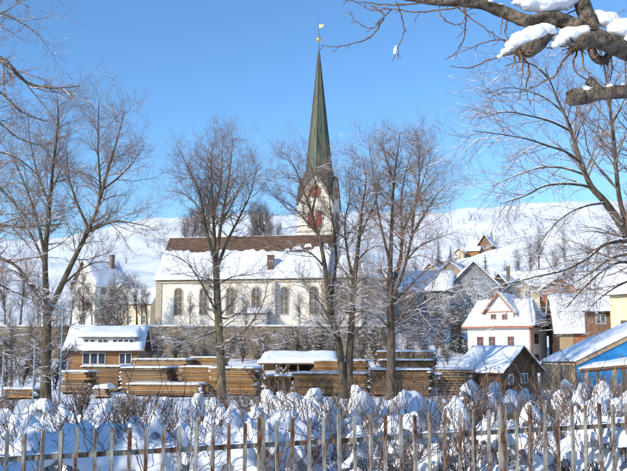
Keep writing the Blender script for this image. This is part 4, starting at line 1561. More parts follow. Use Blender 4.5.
house('village_house', 'shade-toned house with snow-covered roof low in the gap beside the tallest tree', 'house', 424, 160, R(-20), 8, 8, 5.2, 3.2, 'x',
      wall='plaster_shaded', over=.5, snow=.35, seed=115, windows=W2[:4] and [('front', u, v, .9, 1.2, 1, 1) for v in (1.6, 3.9) for u in (-2.4, 0, 2.4)], roof_m='tile_dark', group=HILL)
house('village_house', 'small cream house with lit gable above the wide blue-shaded house', 'house', 446, 205, R(-22), 7, 8, 4.5, 3.0, 'y',
      wall='plaster', over=.5, snow=.35, seed=117, windows=[('front', u, 2.4, .9, 1.2, 1, 1) for u in (-1.7, 1.7)], group=HILL)
house('village_house', 'cream chalet roofed in snow on the slope, farthest left of the hillside row', 'house', 466, 215, R(-30), 7.5, 7, 4.2, 3.0, 'y',
      wall='wood_tan', over=.6, snow=.35, seed=119, windows=[('front', 0, 2.2, 1.0, 1.1, 1, 1)], group=HILL)
house('village_house', 'white house whose sunlit wall shows between the twin trunks and tallest tree', 'house', 374, 136, R(-28), 5.5, 6, 5.0, 2.6, 'y',
      wall='plaster_white', over=.45, snow=.3, seed=121, windows=[('front', u, v, .8, 1.1, 1, 1) for v in (1.6, 3.8) for u in (-1.3, 1.3)], group=HILL)
house('village_house', 'rust-red tiled house behind the gap left of the tallest tree', 'house', 384, 175, R(-15), 8, 7, 4.6, 3.0, 'x',
      wall='wood_red', over=.5, snow=.12, seed=123, roof_m='tile_brown', windows=[('front', u, 2.4, .9, 1.1, 1, 1) for u in (-2.2, 0, 2.2)], group=HILL)
# farm on the spur
house('farmhouse', 'dark steep-roofed farmhouse alone on the crest of the near spur', 'house', 494, 322, R(-30), 5.2, 5.2, 2.4, 3.6, 'y',
      wall='wood_brown', over=.7, snow=.3, seed=131, windows=[('front', -1, 1.4, .8, .9, 1, 1), ('front', 1, 1.4, .8, .9, 1, 1)], roof_m='wood_dark')
house('barn', 'long orange-brown barn lying left of the farmhouse on the spur', 'barn', 481, 322, R(-22), 6.5, 4.5, 1.9, 1.5, 'x',
      wall='wood_orange', over=.6, snow=.5, seed=133)
house('barn', 'tiny cream barn left end of the farm on the spur', 'barn', 465, 319, R(-22), 3, 3.5, 2.6, 1.2, 'y',
      wall='plaster_yellow', over=.5, snow=.4, seed=135)

# ------------------------------------------------------------------ timber stacks
def board_meshes():
    out = []
    r = random.Random(3)
    return out


def stack(label, px0, px1, ytop, Y, depth=2.4, m='board', rz=R(-9), ybot=None, th=.105, gap=.02, snow=.12, seed=0, ragged=.16, name='timber_stack', lean=0):
    r = random.Random(seed + 1000)
    a, b = at(px0, 380, Y), at(px1, 380, Y)
    w = (b.x - a.x) / (math.cos(rz) + abs(math.sin(rz)) * .0)
    cx = (a.x + b.x) / 2
    # front face centre at (cx, Y)
    loc = (cx - math.sin(rz) * depth / 2 * 1.0, Y + math.cos(rz) * depth / 2)
    g = gz(loc[0], loc[1])
    g = min(g, gz(cx, Y)) - .03
    top = at((px0 + px1) / 2, ytop, Y).z - snow - g
    root = thing(name, label, 'timber stack', (loc[0], loc[1], g), rz, 'stacks of sawn boards in the timber yard')
    z = .18
    # bearers
    for i in range(3):
        x = -w / 2 + w * (.12 + .38 * i)
        MB().box(x - .08, x + .08, -depth / 2 + .05, depth / 2 - .05, -.25, z).build('bearer', 'wood_dark', root)
    while z + th < top + .04:
        dx, dl = r.uniform(-ragged, ragged), r.uniform(-ragged, ragged)
        dy = r.uniform(-.05, .05)
        hh = th * r.uniform(.82, 1.12)
        mb = MB()
        x0, x1 = -w / 2 + dx, w / 2 + dl
        nb = 5
        bw = depth / nb
        for k in range(nb):
            y0 = -depth / 2 + k * bw + dy
            e0, e1 = r.uniform(-.07, .07), r.uniform(-.07, .07)
            mb.box(x0 + e0, x1 + e1, y0 + .008, y0 + bw - .012, 0, hh - r.uniform(0, .012))
        mb.build('board_layer', m if r.random() < .74 else r.choice(('board', 'board_grey', 'board_dark')), root, (0, 0, z))
        z += hh
        if gap:
            for i in range(4):
                x = -w / 2 + w * (.1 + .266 * i) + r.uniform(-.05, .05)
                if i == 0 or r.random() < .15:
                    pass
            mb = MB()
            for i in range(4):
                x = -w / 2 + w * (.1 + .266 * i) + r.uniform(-.05, .05)
                mb.box(x - .03, x + .03, -depth / 2 + .04, depth / 2 - .04, 0, gap)
            tag(mb.build('spacer', 'board_dark', root, (0, 0, z)), kind='stuff')
            z += gap
    if snow:
        q = [(-w / 2 - .12, -depth / 2 - .1, z), (w / 2 + .12, -depth / 2 - .1, z), (w / 2 + .12, depth / 2 + .1, z), (-w / 2 - .12, depth / 2 + .1, z)]
        snow_sheet(q, snow, seed * 1.3, max(12, int(w * 6)), 10, .24, round_=.4).build('snow_cap', 'snow', root, smooth=True)
        # snow lodged on protruding ends
        for k in range(int(w * 2.2)):
            zz = r.uniform(.3, max(z - .1, .4))
            sx = r.choice((-1, 1))
            x = sx * (w / 2 + r.uniform(-.05, .12))
            s = r.uniform(.08, .2)
            MB().lathe([(s, 0), (s * .95, .05), (s * .6, .11), (.02, .13)], 7).build('snow_clump', 'snow', root, (x, -depth / 2 + r.uniform(-.02, .5), zz), smooth=True)
    return root


stack('small stack with snow cap at the far left foot of the mossy tree', 2, 34, 386.5, 56, 1.6, 'board', seed=1, snow=.14, th=.11)
stack('low dark stack with domed snow behind the grey lamp pole', 60, 88, 371, 63, 2.0, 'board_grey', seed=2, th=.16, ragged=.25)
stack('dark weathered stack below the orange chalet windows', 80, 120, 365.5, 68, 3.0, 'board_dark', seed=3, ragged=.22)
stack('narrow little pile with a mushroom of snow between the left stacks', 95, 107, 384, 58, .9, 'board_grey', seed=4, snow=.26, ragged=.2)
stack('tall pale brown stack left of the slender tree, upper row', 120, 167, 365.5, 64, 2.6, 'board_grey', seed=5)
stack('short ragged-ended stack just left of the slender tree', 180, 211, 365, 64.5, 2.4, 'board', seed=6, ragged=.3)
stack('long low stack with bright snow top in front of the pale stack', 127, 200, 382.5, 59.5, 2.0, 'board', seed=7, ragged=.28)
stack('square orange-brown stack right behind the slender tree trunk', 209, 256, 366, 60.5, 2.2, 'board', seed=8, th=.12, ragged=.06)
stack('long snow-topped stack in the back row left of the slender tree', 132, 186, 358, 80, 3.0, 'board_grey', seed=9)
stack('short snow-topped stack in the back row behind the slender tree', 190, 222, 357, 82, 3.0, 'board', seed=10)
stack('low stack right of the leaning beam, flecked with snow', 266, 293, 374, 62, 2.2, 'board', seed=11, ragged=.2)
stack('wide honey-coloured stack at the foot of the twin-trunked tree', 293, 366, 371, 61, 2.6, 'board', seed=12, th=.12, ragged=.10)
stack('stack set behind the honey-coloured one, level with the twin trunks', 313, 366, 360, 68, 2.4, 'board', seed=13)
stack('front dark stack behind the tallest tree trunk', 370, 429, 368, 60, 2.4, 'board_dark', seed=14, ragged=.12)
stack('middle tier stack behind the tallest tree trunk', 380, 431, 359, 65, 2.4, 'board_dark', seed=15, ragged=.15)
stack('rear tallest tier stack behind the tallest tree trunk', 378, 434, 349.5, 69, 2.4, 'board', seed=16, ragged=.2)
stack('grey weathered lumber pile between the dark tiers and the shed', 438, 470, 367, 61, 2.2, 'board_grey', seed=17, th=.14, gap=.05, ragged=.4)


# snow-covered low roof behind the stacks
def low_roof():
    Y = 92
    x0, x1 = at(258, 355, Y).x, at(338, 355, Y).x
    b = gz((x0 + x1) / 2, Y)
    root = thing('low_shelter', 'long low board shelter under a broad snow roof below the retaining wall', 'shelter', ((x0 + x1) / 2, Y, b))
    w = (x1 - x0) / 2
    z0, z1 = at(300, 363, Y).z - b, at(300, 352.5, Y + 4).z - b
    roof_faces(root, [[(-w, 0, z0), (w, 0, z0), (w, 4, z1), (-w * .86, 4, z1)]], .15, .35, 'wood_brown', 141)
    for i in range(5):
        x = -w + .2 + (2 * w - .6) * i / 4
        MB().box(x, x + .2, .3, .5, -.4, z0 - .1).build('post', 'wood_brown', root)
        if i not in (0,):
            MB().box(x, x + .2, 3.5, 3.7, -.4, z1 - .4).build('post', 'wood_brown', root)
    MB().box(-w + .4, w - .4, 3.2, 3.3, -.3, z1 - .6).build('back_wall', 'wood_dark', root)


low_roof()


def leaning_beam():
    Y = 58.5
    a, b = at(251, 370.5, Y), at(277, 392, Y)
    g = gz(b.x, Y)
    b2 = a + (b - a) * ((a.z - g) / (a.z - b.z))
    c = (a + b2) / 2
    root = MB().bar(a - b2, (0, 0, 0), .22, .26).build('leaning_beam', 'wood_dark', None, (b2.x, b2.y, g))
    tag(root, 'dark squared beam leaning against the end of the orange-brown stack', 'beam')


leaning_beam()

# crossed poles between the stacks
def pole_heap():
    Y = 66
    c = at(278, 372, Y)
    g = gz(c.x, Y)
    root = thing('pole_heap', 'heap of crossed snow-dusted poles between the low stack and snowy shelter', 'poles', (c.x, Y, g))
    r = random.Random(8)
    for i in range(9):
        x = r.uniform(-1.1, 1.1)
        x2 = x + r.uniform(-1.4, 1.4)
        zt = at(278, r.uniform(365, 371), Y).z - g
        o = MB().bar((x, r.uniform(-.3, .3), 0), (x2, r.uniform(-.3, .3), zt), .13).build('pole', 'wood_tan', root)
        MB().bar((x + (x2 - x) * .3, 0, zt * .3 + .1), (x2, 0, zt + .08), .12, .06).build('pole_snow', 'snow', root)


pole_heap()

# poles at the left
for px, ytop, Y, lb in ((63, 306, 47, 'tallest grey steel pole, right of the mossy tree'), (35, 345, 46, 'thin grey steel pole left of the mossy tree'), (4, 350, 46, 'thin grey steel pole at the left edge')):
    p = at(px, ytop, Y)
    g = gz(p.x, Y)
    h = p.z - g
    root = thing('steel_pole', lb, 'pole', (p.x, Y, g), group='steel poles on the snowy field')
    MB().lathe([(.055, -.3), (.055, h * .5), (.042, h * .5 + .05), (.042, h)], 10).build('shaft', 'steel', root, smooth=True)
    MB().lathe([(.06, h), (.06, h + .05), (.02, h + .09)], 10).build('cap', 'steel', root, smooth=True)
    MB().lathe([(.09, -.05), (.09, .12), (.056, .16)], 10).build('collar', 'steel', root, smooth=True)


# ------------------------------------------------------------------ generic bare trees and bushes
def generic_tree(name, seed, height, label, cat, spread=1.0, stems=1, twig='hedge_twig', dens=1.0, snow=(.7, .6, .45, .28), add=.014):
    root = thing(name, label, cat, (0, 0, -500))
    w = Wood(seed)
    r = w.r
    cfg = [dict(n=1.7 * dens, ang=(25, 60), len=(.30 * height * .8, .30 * height * 1.2), taper=.6, rr=.6, rmax=.05, rmin=.02, seg=5, wander=.13, trop=.06),
           dict(n=2.2 * dens, ang=(25, 60), len=(.12 * height, .2 * height), taper=.4, rr=.6, rmax=.025, rmin=.014, seg=4, wander=.14, trop=.05),
           dict(n=3.0 * dens, ang=(20, 55), len=(.06 * height, .12 * height), taper=.3, rr=.7, rmax=.014, rmin=.009, seg=3, wander=.14, trop=.03)]
    for i in range(stems):
        a = r.uniform(0, 6.28)
        l = spread * height * (.10 if stems == 1 else .32)
        pts = [(0, 0, -.2), (math.cos(a) * l * .2, math.sin(a) * l * .2, height * .35), (math.cos(a) * l * .6, math.sin(a) * l * .6, height * .7), (math.cos(a) * l, math.sin(a) * l, height * r.uniform(.85, 1))]
        p, rad = w.limb(pts, .022 * height / (1 if stems == 1 else 2), .015, 0)
        w.spawn(p, rad, 0, cfg, .3 if stems == 1 else .15)
    w.parts(root, bark='bark', twig=twig, snow=snow, seed=seed, add=add, sides=6)
    return root


def spread_copies(proto, spots, lab, group, sc0=1.0):
    r = random.Random(hash(group) % 1000 if False else len(group))
    first = True
    for i, sp in enumerate(spots):
        px, Y, s = sp[:3]
        x = at(px, 330, Y).x
        loc = (x, Y, gz(x, Y) - .1)
        l = sp[3] if len(sp) > 3 else lab
        if first:
            proto.location = loc
            proto.rotation_euler = (0, 0, r.uniform(0, 6.28))
            proto.scale = (s * sc0,) * 3
            proto['label'] = l
            proto['group'] = group
            first = False
        else:
            copy_thing(proto, loc, r.uniform(0, 6.28), s * sc0, l, group)


g1 = generic_tree('bush', 201, 3.2, 'x', 'bush', 1.3, 7, dens=2.6)
spread_copies(g1, [
    (150, 108, 1.0, 'frosted bush below the left end of the retaining wall'),
    (176, 109, 1.1, 'brown bush under the second nave window, at the wall foot'),
    (196, 108, .9, 'brown bush left of the slender tree, at the wall foot'),
    (243, 107, 1.1, 'brown bush right of the slender tree, at the wall foot'),
    (262, 109, 1.3, 'frosted bush at the wall foot below the church chimney'),
    (281, 106, 1.2, 'frosted bush at the wall foot behind the crossed poles'),
    (299, 109, 1.4, 'frosted bush at the wall foot behind the low shelter, left one'),
    (318, 107, 1.3, 'frosted bush at the wall foot behind the low shelter, right one'),
    (334, 106, 1.2, 'frosted bush behind the left twin trunk'),
    (362, 108, 1.5, 'frosted bush between the twin trunks and tallest tree'),
    (375, 104, 1.4, 'brown bush at the left foot of the tallest tree, behind the stacks'),
    (408, 106, 1.5, 'frosted bush right of the tallest tree trunk'),
    (425, 112, 1.3, 'frosted bush above the rear tier stack'),
    (447, 104, 1.0, 'snowy bush above the grey lumber pile'),
    (10, 66, 1.3, 'frosted bush at the left edge behind the thin pole'),
    (24, 70, 1.4, 'frosted bush between the left edge and the mossy trunk'),
    (36, 76, 1.3, 'frosted bush close left of the mossy trunk'),
    (57, 72, 1.2, 'frosted bush close right of the mossy trunk'),
    (228, 109, 1.2, 'brown bush directly behind the slender tree, at the wall foot'),
    (270, 100, 1.1, 'frosted bush peeking over the left end of the low shelter'),
    (309, 104, 1.3, 'frosted bush between two others behind the low shelter'),
    (390, 112, 1.6, 'frosted bush directly behind the tallest trunk'),
    (416, 124, 1.7, 'frosted bush at the foot of the shade-toned slope house'),
    (436, 118, 1.6, 'frosted bush below the wide shade-toned house, left part'),
    (456, 128, 1.7, 'frosted bush below the wide shade-toned house, right part'),
    (476, 122, 1.5, 'frosted bush left of the red-trimmed house'),
    (160, 109, 1.0, 'brown bush beside the small green conifer'),
    (140, 112, 1.2, 'frosted bush before the small cream house'),
    (104, 118, 1.4, 'frosted bush below the shaded grey gable'),
    (80, 122, 1.4, 'frosted bush above the chalet roof, left part'),
], 'x', 'bushes along the retaining wall')

g2 = generic_tree('bare_tree', 207, 7.5, 'x', 'tree', 1.0, 1, dens=2.1)
spread_copies(g2, [
    (112, 104, 1.0, 'bare brown tree in front of the shaded grey gable'),
    (128, 118, .95, 'bare brown tree right of the shaded grey gable'),
    (70, 128, 1.1, 'bare brown tree right behind the fork of the mossy tree'),
    (84, 122, 1.0, 'bare brown tree above the left part of the chalet dormer'),
    (124, 104, 1.05, 'bare brown tree directly above the chalet gable'),
    (108, 140, 1.2, 'bare brown tree against the shaded side of the tall cream house'),
    (60, 112, .9, 'small bare tree above the left end of the chalet roof'),
    (142, 126, .8, 'bare brown tree before the small cream house by the nave'),
    (20, 120, 1.2, 'bare brown tree far left above the frosted bushes'),
    (38, 132, 1.2, 'bare brown tree left of the mossy trunk, far back'),
    (5, 135, 1.2, 'bare brown tree at the far left edge'),
    (119, 110, 1.15, 'bare brown tree just right of the chalet gable, farther off'),
    (137, 115, .9, 'bare brown tree before the cream gabled house'),
    (102, 112, 1.1, 'bare brown tree before the corner of the tall cream house'),
    (147, 120, .75, 'little bare tree beside the left end of the nave'),
    (440, 130, .95, 'bare frosted tree before the wide shade-toned house, left one'),
    (412, 135, 1.1, 'bare frosted tree right of the tallest trunk, farther off'),
    (482, 150, .9, 'bare frosted tree before the shade-toned gable'),
    (92, 135, .9, 'small bare tree before the tall cream gabled house'),
    (14, 75, .9, 'bare frosted tree behind the mossy tree at far left'),
    (28, 98, .9, 'small bare tree between the left pole and mossy tree'),
    (366, 118, 1.1, 'bare tree rising behind the right twin trunk'),
    (378, 126, 1.2, 'bare tree just left of the tallest tree, farther off'),
    (404, 122, .9, 'bare frosted tree right behind the tallest tree'),
    (428, 165, 1.0, 'bare frosted tree above the wide blue-shaded house'),
    (340, 116, .9, 'bare frosted tree before the choir wall'),
    (300, 117, .62, 'little bare tree before the nave right of the chimney'),
    (247, 116, .55, 'little bare tree before the porch of the church'),
    (190, 116, .6, 'little bare tree before the nave left of the slender tree'),
    (532, 235, 1.5, 'bare brown tree on the slope above the tan gable'),
    (541, 240, 1.7, 'taller bare brown tree on the slope beside the long farmhouse'),
    (556, 232, 1.3, 'bare brown tree on the slope right of the taller one'),
    (522, 228, 1.2, 'bare brown tree on the slope left of the taller one'),
    (506, 222, .9, 'bare brown tree on the slope right of the dark hut'),
    (568, 245, 1.3, 'bare brown tree high on the slope above the long farmhouse'),
    (590, 238, 1.2, 'bare brown tree high on the slope behind the leaning tree'),
    (612, 246, 1.3, 'bare brown tree high on the slope near the right edge'),
    (550, 178, .8, 'bare frosted tree beside the tan gable chimney'),
    (470, 190, .9, 'bare frosted tree left of the snow-flecked conifer'),
    (434, 195, 1.0, 'bare frosted tree left of the small cream gable'),
    (418, 210, 1.2, 'bare brown tree on the slope right of the tallest crown stems'),
    (398, 220, 1.2, 'bare brown tree on the slope seen through the tallest crown'),
    (598, 200, 1.1, 'bare frosted tree among the drooping right boughs'),
    (615, 185, 1.0, 'bare frosted tree at the right edge of the slope'),
    (575, 215, 1.0, 'bare frosted tree above the reddish wooden gable'),
], 'x', 'bare trees about the village')

g3 = generic_tree('bush', 219, 3.0, 'x', 'bush', 1.3, 4, dens=1.2)
r_ = random.Random(77)
spots = []
for i in range(80):
    px = r_.uniform(395, 640)
    Y = r_.choice([r_.uniform(150, 260), r_.uniform(330, 560), r_.uniform(340, 600)])
    spots.append((px, Y, r_.uniform(.8, 1.7) * (1 + (Y > 330) * .3), 'small bare bush on the snowy slope among hillside houses' if Y < 300 else 'small bare bush dotting the far snow hill at right'))
for i in range(26):
    spots.append((r_.uniform(60, 300), r_.uniform(240, 580), r_.uniform(.9, 1.8), 'small bare bush dotting the far snow hill at left'))
for row in range(7):
    px0, Y0 = r_.uniform(420, 560), r_.uniform(380, 600)
    for i in range(9):
        spots.append((px0 + i * 7 + r_.uniform(-2.5, 2.5), Y0 + i * r_.uniform(2, 5), r_.uniform(.7, 1.5), 'small bare bush dotting the far snow hill at right'))
for row in range(3):
    px0, Y0 = r_.uniform(70, 230), r_.uniform(330, 600)
    for i in range(7):
        spots.append((px0 + i * 7 + r_.uniform(-2.5, 2.5), Y0 - i * r_.uniform(2, 5), r_.uniform(.7, 1.4), 'small bare bush dotting the far snow hill at left'))
spots.sort()
tot = {}
named = []
for px, Y, sc, lb in spots:
    tot[lb] = tot.get(lb, 0) + 1
    k = tot[lb]
    o_ = {1: 'leftmost'}.get(k, '%d%s from left,' % (k, {1: 'st', 2: 'nd', 3: 'rd'}.get(k % 10 if k % 100 not in (11, 12, 13) else 0, 'th')))
    named.append((px, Y, sc, o_ + ' ' + lb))
spread_copies(g3, named, 'x', 'bushes on the snowy hillside')


g4 = generic_tree('scrub', 231, 1.5, 'x', 'bush', 1.3, 9, dens=3.0, twig='stem', add=.004, snow=(0, .15, .2, .2))
r_ = random.Random(31)
pxs = sorted(r_.uniform(-5, 632) for i in range(36))
scrubs = []
for i, px in enumerate(pxs):
    k = i + 1
    o_ = 'leftmost' if k == 1 else '%d%s from left,' % (k, {1: 'st', 2: 'nd', 3: 'rd'}.get(k % 10 if k % 100 not in (11, 12, 13) else 0, 'th'))
    scrubs.append((px, r_.uniform(33, 47), r_.uniform(.55, .9), o_ + ' dark twiggy scrub on the snow between fence shrubs and timber yard'))
spread_copies(g4, scrubs, 'x', 'twiggy scrub before the timber yard')


ORDS = ['first', 'second', 'third', 'fourth', 'fifth', 'sixth', 'seventh', 'last']


# conifers
def conifer(seed, h, rad, needle, snow, name='conifer', n_wh=26):
    root = thing(name, 'x', 'tree', (0, 0, -500))
    r = random.Random(seed)
    MB().lathe([(h * .022, -.3), (h * .016, h * .4), (.02, h)], 7).build('trunk', 'bark', root, smooth=True)
    tri, wtri = [], []
    for k in range(n_wh):
        t = (k + r.random() * .5) / n_wh
        z = h * (.07 + .92 * t)
        L = rad * (1 - t) ** .85 * r.uniform(.8, 1.1) + .12
        nb = int(9 + 6 * (1 - t))
        for b in range(nb):
            a = r.uniform(0, 6.283)
            l = L * r.uniform(.65, 1.1)
            dx, dy = math.cos(a), math.sin(a)
            m = max(5, int(l * 4))
            for q in range(m):
                f = (q + .4) / m
                px, py = dx * l * f, dy * l * f
                pz = z - l * .45 * f * f + r.uniform(-.05, .05)
                s = (.40 * (1 - .4 * f)) * (l * .35 + .35)
                for sgn in (-1, 1):
                    ex = px + dx * s * .8 - dy * sgn * s * r.uniform(.6, 1.2)
                    ey = py + dy * s * .8 + dx * sgn * s * r.uniform(.6, 1.2)
                    ez = pz - s * r.uniform(.35, .9)
                    tri.append(((px - dx * s * .4, py - dy * s * .4, pz), (px + dx * s * .5, py + dy * s * .5, pz - .04), (ex, ey, ez)))
                    if r.random() < snow:
                        o = .03 + .03 * r.random()
                        wtri.append(((px - dx * s * .4, py - dy * s * .4, pz + o), (px + dx * s * .5, py + dy * s * .5, pz - .04 + o), (px + (ex - px) * .75, py + (ey - py) * .75, pz + (ez - pz) * .75 + o)))
    for lst, nm, m in ((tri, 'crown', needle), (wtri, 'crown_snow', 'snow')):
        if lst:
            V = np.array(lst).reshape(-1, 3)
            Q = np.arange(len(V)).reshape(-1, 3)
            tag(link(nm, fast_mesh(nm, V, Q, m, False), root), kind='stuff')
    return root


c1 = conifer(301, 12, 2.6, 'needle', .25)
spread_copies(c1, [
    (440, 300, .85, 'dark conifer on the spur, left of a matching pair'),
    (452, 305, .68, 'shorter dark conifer on the spur, right of a matching pair'),
    (494, 330, .62, 'dark conifer just right of the farmhouse on the spur'),
    (487, 205, .9, 'snow-flecked conifer on the slope above the blue-shaded gable'),
    (497, 198, .6, 'short conifer beside the dark steep-roofed hut'),
    (478, 212, .55, 'short conifer left of the snow-flecked one on the slope'),
    (460, 118, .62, 'snow-laden conifer before the wide blue-shaded house'),
    (470, 113, .42, 'little snow-laden conifer left of the red-trimmed house'),
    (452, 121, .42, 'little snow-laden conifer left of the taller snow-laden one'),
    (162, 104, .36, 'small green conifer below the left end of the nave'),
], 'x', 'conifers')
# unseen spruces added at left to cast broken shade over the fence and shrubs
for k in range(-3, 5):
    x_, y_ = -13 + k * 5.3 * .643, -1 - k * 5.3 * .766
    copy_thing(c1, (x_, y_, gz(x_, y_) - .1), k * 1.7, .78 if k == 1 else .93 if k == 2 else 1.2 + .12 * (k % 3), 'unseen spruce added left of the fence to cast shade, ' + ORDS[k + 3] + ' of a row of eight', 'unseen spruces added for shade')
c2 = generic_tree('bare_tree', 241, 7.0, 'x', 'tree', .5, 2, dens=2.2, twig='needle_brown', snow=(0, 0, 0, 0))
spread_copies(c2, [
    (185, 470, 2.42, 'brown leafless tree left of the slender tree on the skyline, leftmost of four'),
    (191, 480, 2.94, 'brown leafless tree left of the slender tree on the skyline, second of four'),
    (198, 476, 3.15, 'brown leafless tree left of the slender tree on the skyline, third of four'),
    (205, 470, 2.52, 'brown leafless tree left of the slender tree on the skyline, rightmost of four'),
    (254, 480, 2.84, 'brown leafless tree right of the slender tree on the skyline, leftmost of four'),
    (259, 486, 3.46, 'brown leafless tree right of the slender tree on the skyline, second of four'),
    (265, 484, 3.57, 'brown leafless tree right of the slender tree on the skyline, third of four'),
    (270, 480, 2.73, 'brown leafless tree right of the slender tree on the skyline, rightmost of four'),
    (279, 500, 1.68, 'lone small brown tree on the skyline left of the church tower'),
], 'x', 'brown trees on the skyline')


# ------------------------------------------------------------------ picket fence
FA, FB = at(0, 457.0, 6.5), at(627, 422.6, 7.54)


def fence_point(px):
    """the point of the fence line seen in photo column px (top of the rail)"""
    lo, hi = -3.0, 4.0
    for _ in range(40):
        m = (lo + hi) / 2
        p = FA.lerp(FB, m)
        d = p - Vector((0, 0, EYE))
        u = d.x / (d.y * CP + d.z * SP) * F + W0 / 2
        if u < px:
            lo = m
        else:
            hi = m
    return (lo + hi) / 2


def fence():
    tp0, tp1 = fence_point(261.2), fence_point(502.5)
    step = (tp1 - tp0) / 16
    L = (FB - FA).length
    ang = math.atan2(FB.y - FA.y, FB.x - FA.x)
    org = FA.lerp(FB, tp0)
    org.z = 0
    root = thing('picket_fence', 'weathered grey picket fence with rust patches running along the foreground', 'fence', (org.x, org.y, 0), ang)
    r = random.Random(12)
    sl = (FB.z - FA.z) / (FB - FA).xy.length
    Lxy = (FB - FA).xy.length
    rail0 = FA.lerp(FB, tp0).z
    mbp = []
    for k in range(3):
        w_, t_ = .0132, .012
        m = MB()
        m.box(-w_, w_, -t_, t_, -1.0, .150)
        m.add([(-w_, -t_, .15), (w_, -t_, .15), (w_, t_, .15), (-w_, t_, .15), (-w_ * .85, -t_ * .8, .166 + .006 * k), (w_ * .85, -t_ * .8, .178 - .006 * k), (w_ * .85, t_ * .8, .178 - .006 * k), (-w_ * .85, t_ * .8, .166 + .006 * k)],
              [(4, 5, 6, 7), (0, 1, 5, 4), (1, 2, 6, 5), (2, 3, 7, 6), (3, 0, 4, 7)])
        mbp.append(m.mesh('picket', 'fence_paint'))
    for i in range(-26, 45):
        s = i * step * Lxy
        z = rail0 + s * sl
        if i % 16 == 0:
            w_ = .029
            m = MB().box(-w_, w_, -.03, .03, -1.25, .185)
            m.add([(-w_, -.03, .185), (w_, -.03, .185), (w_, .03, .185), (-w_, .03, .185), (-.006, -.006, .215), (.006, -.006, .215), (.006, .006, .215), (-.006, .006, .215)],
                  [(4, 5, 6, 7), (0, 1, 5, 4), (1, 2, 6, 5), (2, 3, 7, 6), (3, 0, 4, 7)])
            o = m.build('post', 'fence_paint', root, (s, 0, z))
        else:
            o = link('picket', mbp[r.randrange(3)], root, (s + r.gauss(0, .003), r.gauss(0, .003), z + r.gauss(-.003, .014)))
            o.rotation_euler = (r.gauss(0, .008), r.gauss(0, .016), r.gauss(0, .25))
            if i % 5 == 2:
                so_ = MB().lathe([(.015, .178), (.019, .19), (.012, .205), (.002, .21)], 6).build('snow_dab', 'snow', o, smooth=True) if r.random() < .3 else None
    s0, s1 = -26 * step * Lxy, 44 * step * Lxy
    for dz in (0, -.72):
        m = MB()
        m.bar((s0, .032, rail0 + s0 * sl - .022 + dz), (s1, .032, rail0 + s1 * sl - .022 + dz), .02, .036)
        m.build('rail', 'fence_paint', root)
    # snow bits on the rail
    for k in range(60):
        s = r.uniform(s0, s1)
        l_ = r.uniform(.03, .10)
        z = rail0 + s * sl
        q = [(s, .014, z), (s + l_, .014, z + l_ * sl), (s + l_, .052, z + l_ * sl), (s, .052, z)]
        snow_sheet(q, r.uniform(.008, .02), k, 5, 3, .004).build('rail_snow', 'snow', root, smooth=True)


fence()


# ------------------------------------------------------------------ snow-laden shrubs behind the fence
def drape(bm, cx, cy, top, rad, fall, th, seed):
    """a blanket of snow draped over a clump of stems: lobed rim, tongues hanging down"""
    nr, na = 9, 36
    rings = {}
    for side in (0, 1):
        for j in range(nr + 1):
            for i in range(na):
                a = 2 * math.pi * i / na
                f = j / nr
                lobe = 1 + .38 * noise.noise(Vector((math.cos(a) * 1.3 + seed, math.sin(a) * 1.3, 0))) + .30 * noise.noise(Vector((math.cos(a) * 3.4, math.sin(a) * 3.4 + seed, 5)))
                d = rad * lobe * f
                x, y = cx + math.cos(a) * d, cy + math.sin(a) * d * .85
                z = top - fall * f ** 1.7 * lobe + .09 * noise.noise(Vector((x * 8 + seed, y * 8, 1))) + .035 * noise.noise(Vector((x * 24 + seed, y * 24, 2))) - .16 * max(0, noise.noise(Vector((x * 5, y * 5 + seed, 7))))
                if side:
                    z -= th * (1.05 - .75 * f)
                else:
                    z += .01
                if j == 0:
                    if i == 0:
                        rings[side, 0] = bm.verts.new((x, y, z))
                    continue
                rings[side, j, i] = bm.verts.new((x, y, z))
        for i in range(na):
            k = (i + 1) % na
            t = [rings[side, 0], rings[side, 1, i], rings[side, 1, k]]
            bm.faces.new(t if side == 0 else t[::-1])
            for j in range(1, nr):
                q = [rings[side, j, i], rings[side, j + 1, i], rings[side, j + 1, k], rings[side, j, k]]
                bm.faces.new(q if side == 0 else q[::-1])
    for i in range(na):
        k = (i + 1) % na
        bm.faces.new([rings[0, nr, i], rings[1, nr, i], rings[1, nr, k], rings[0, nr, k]])


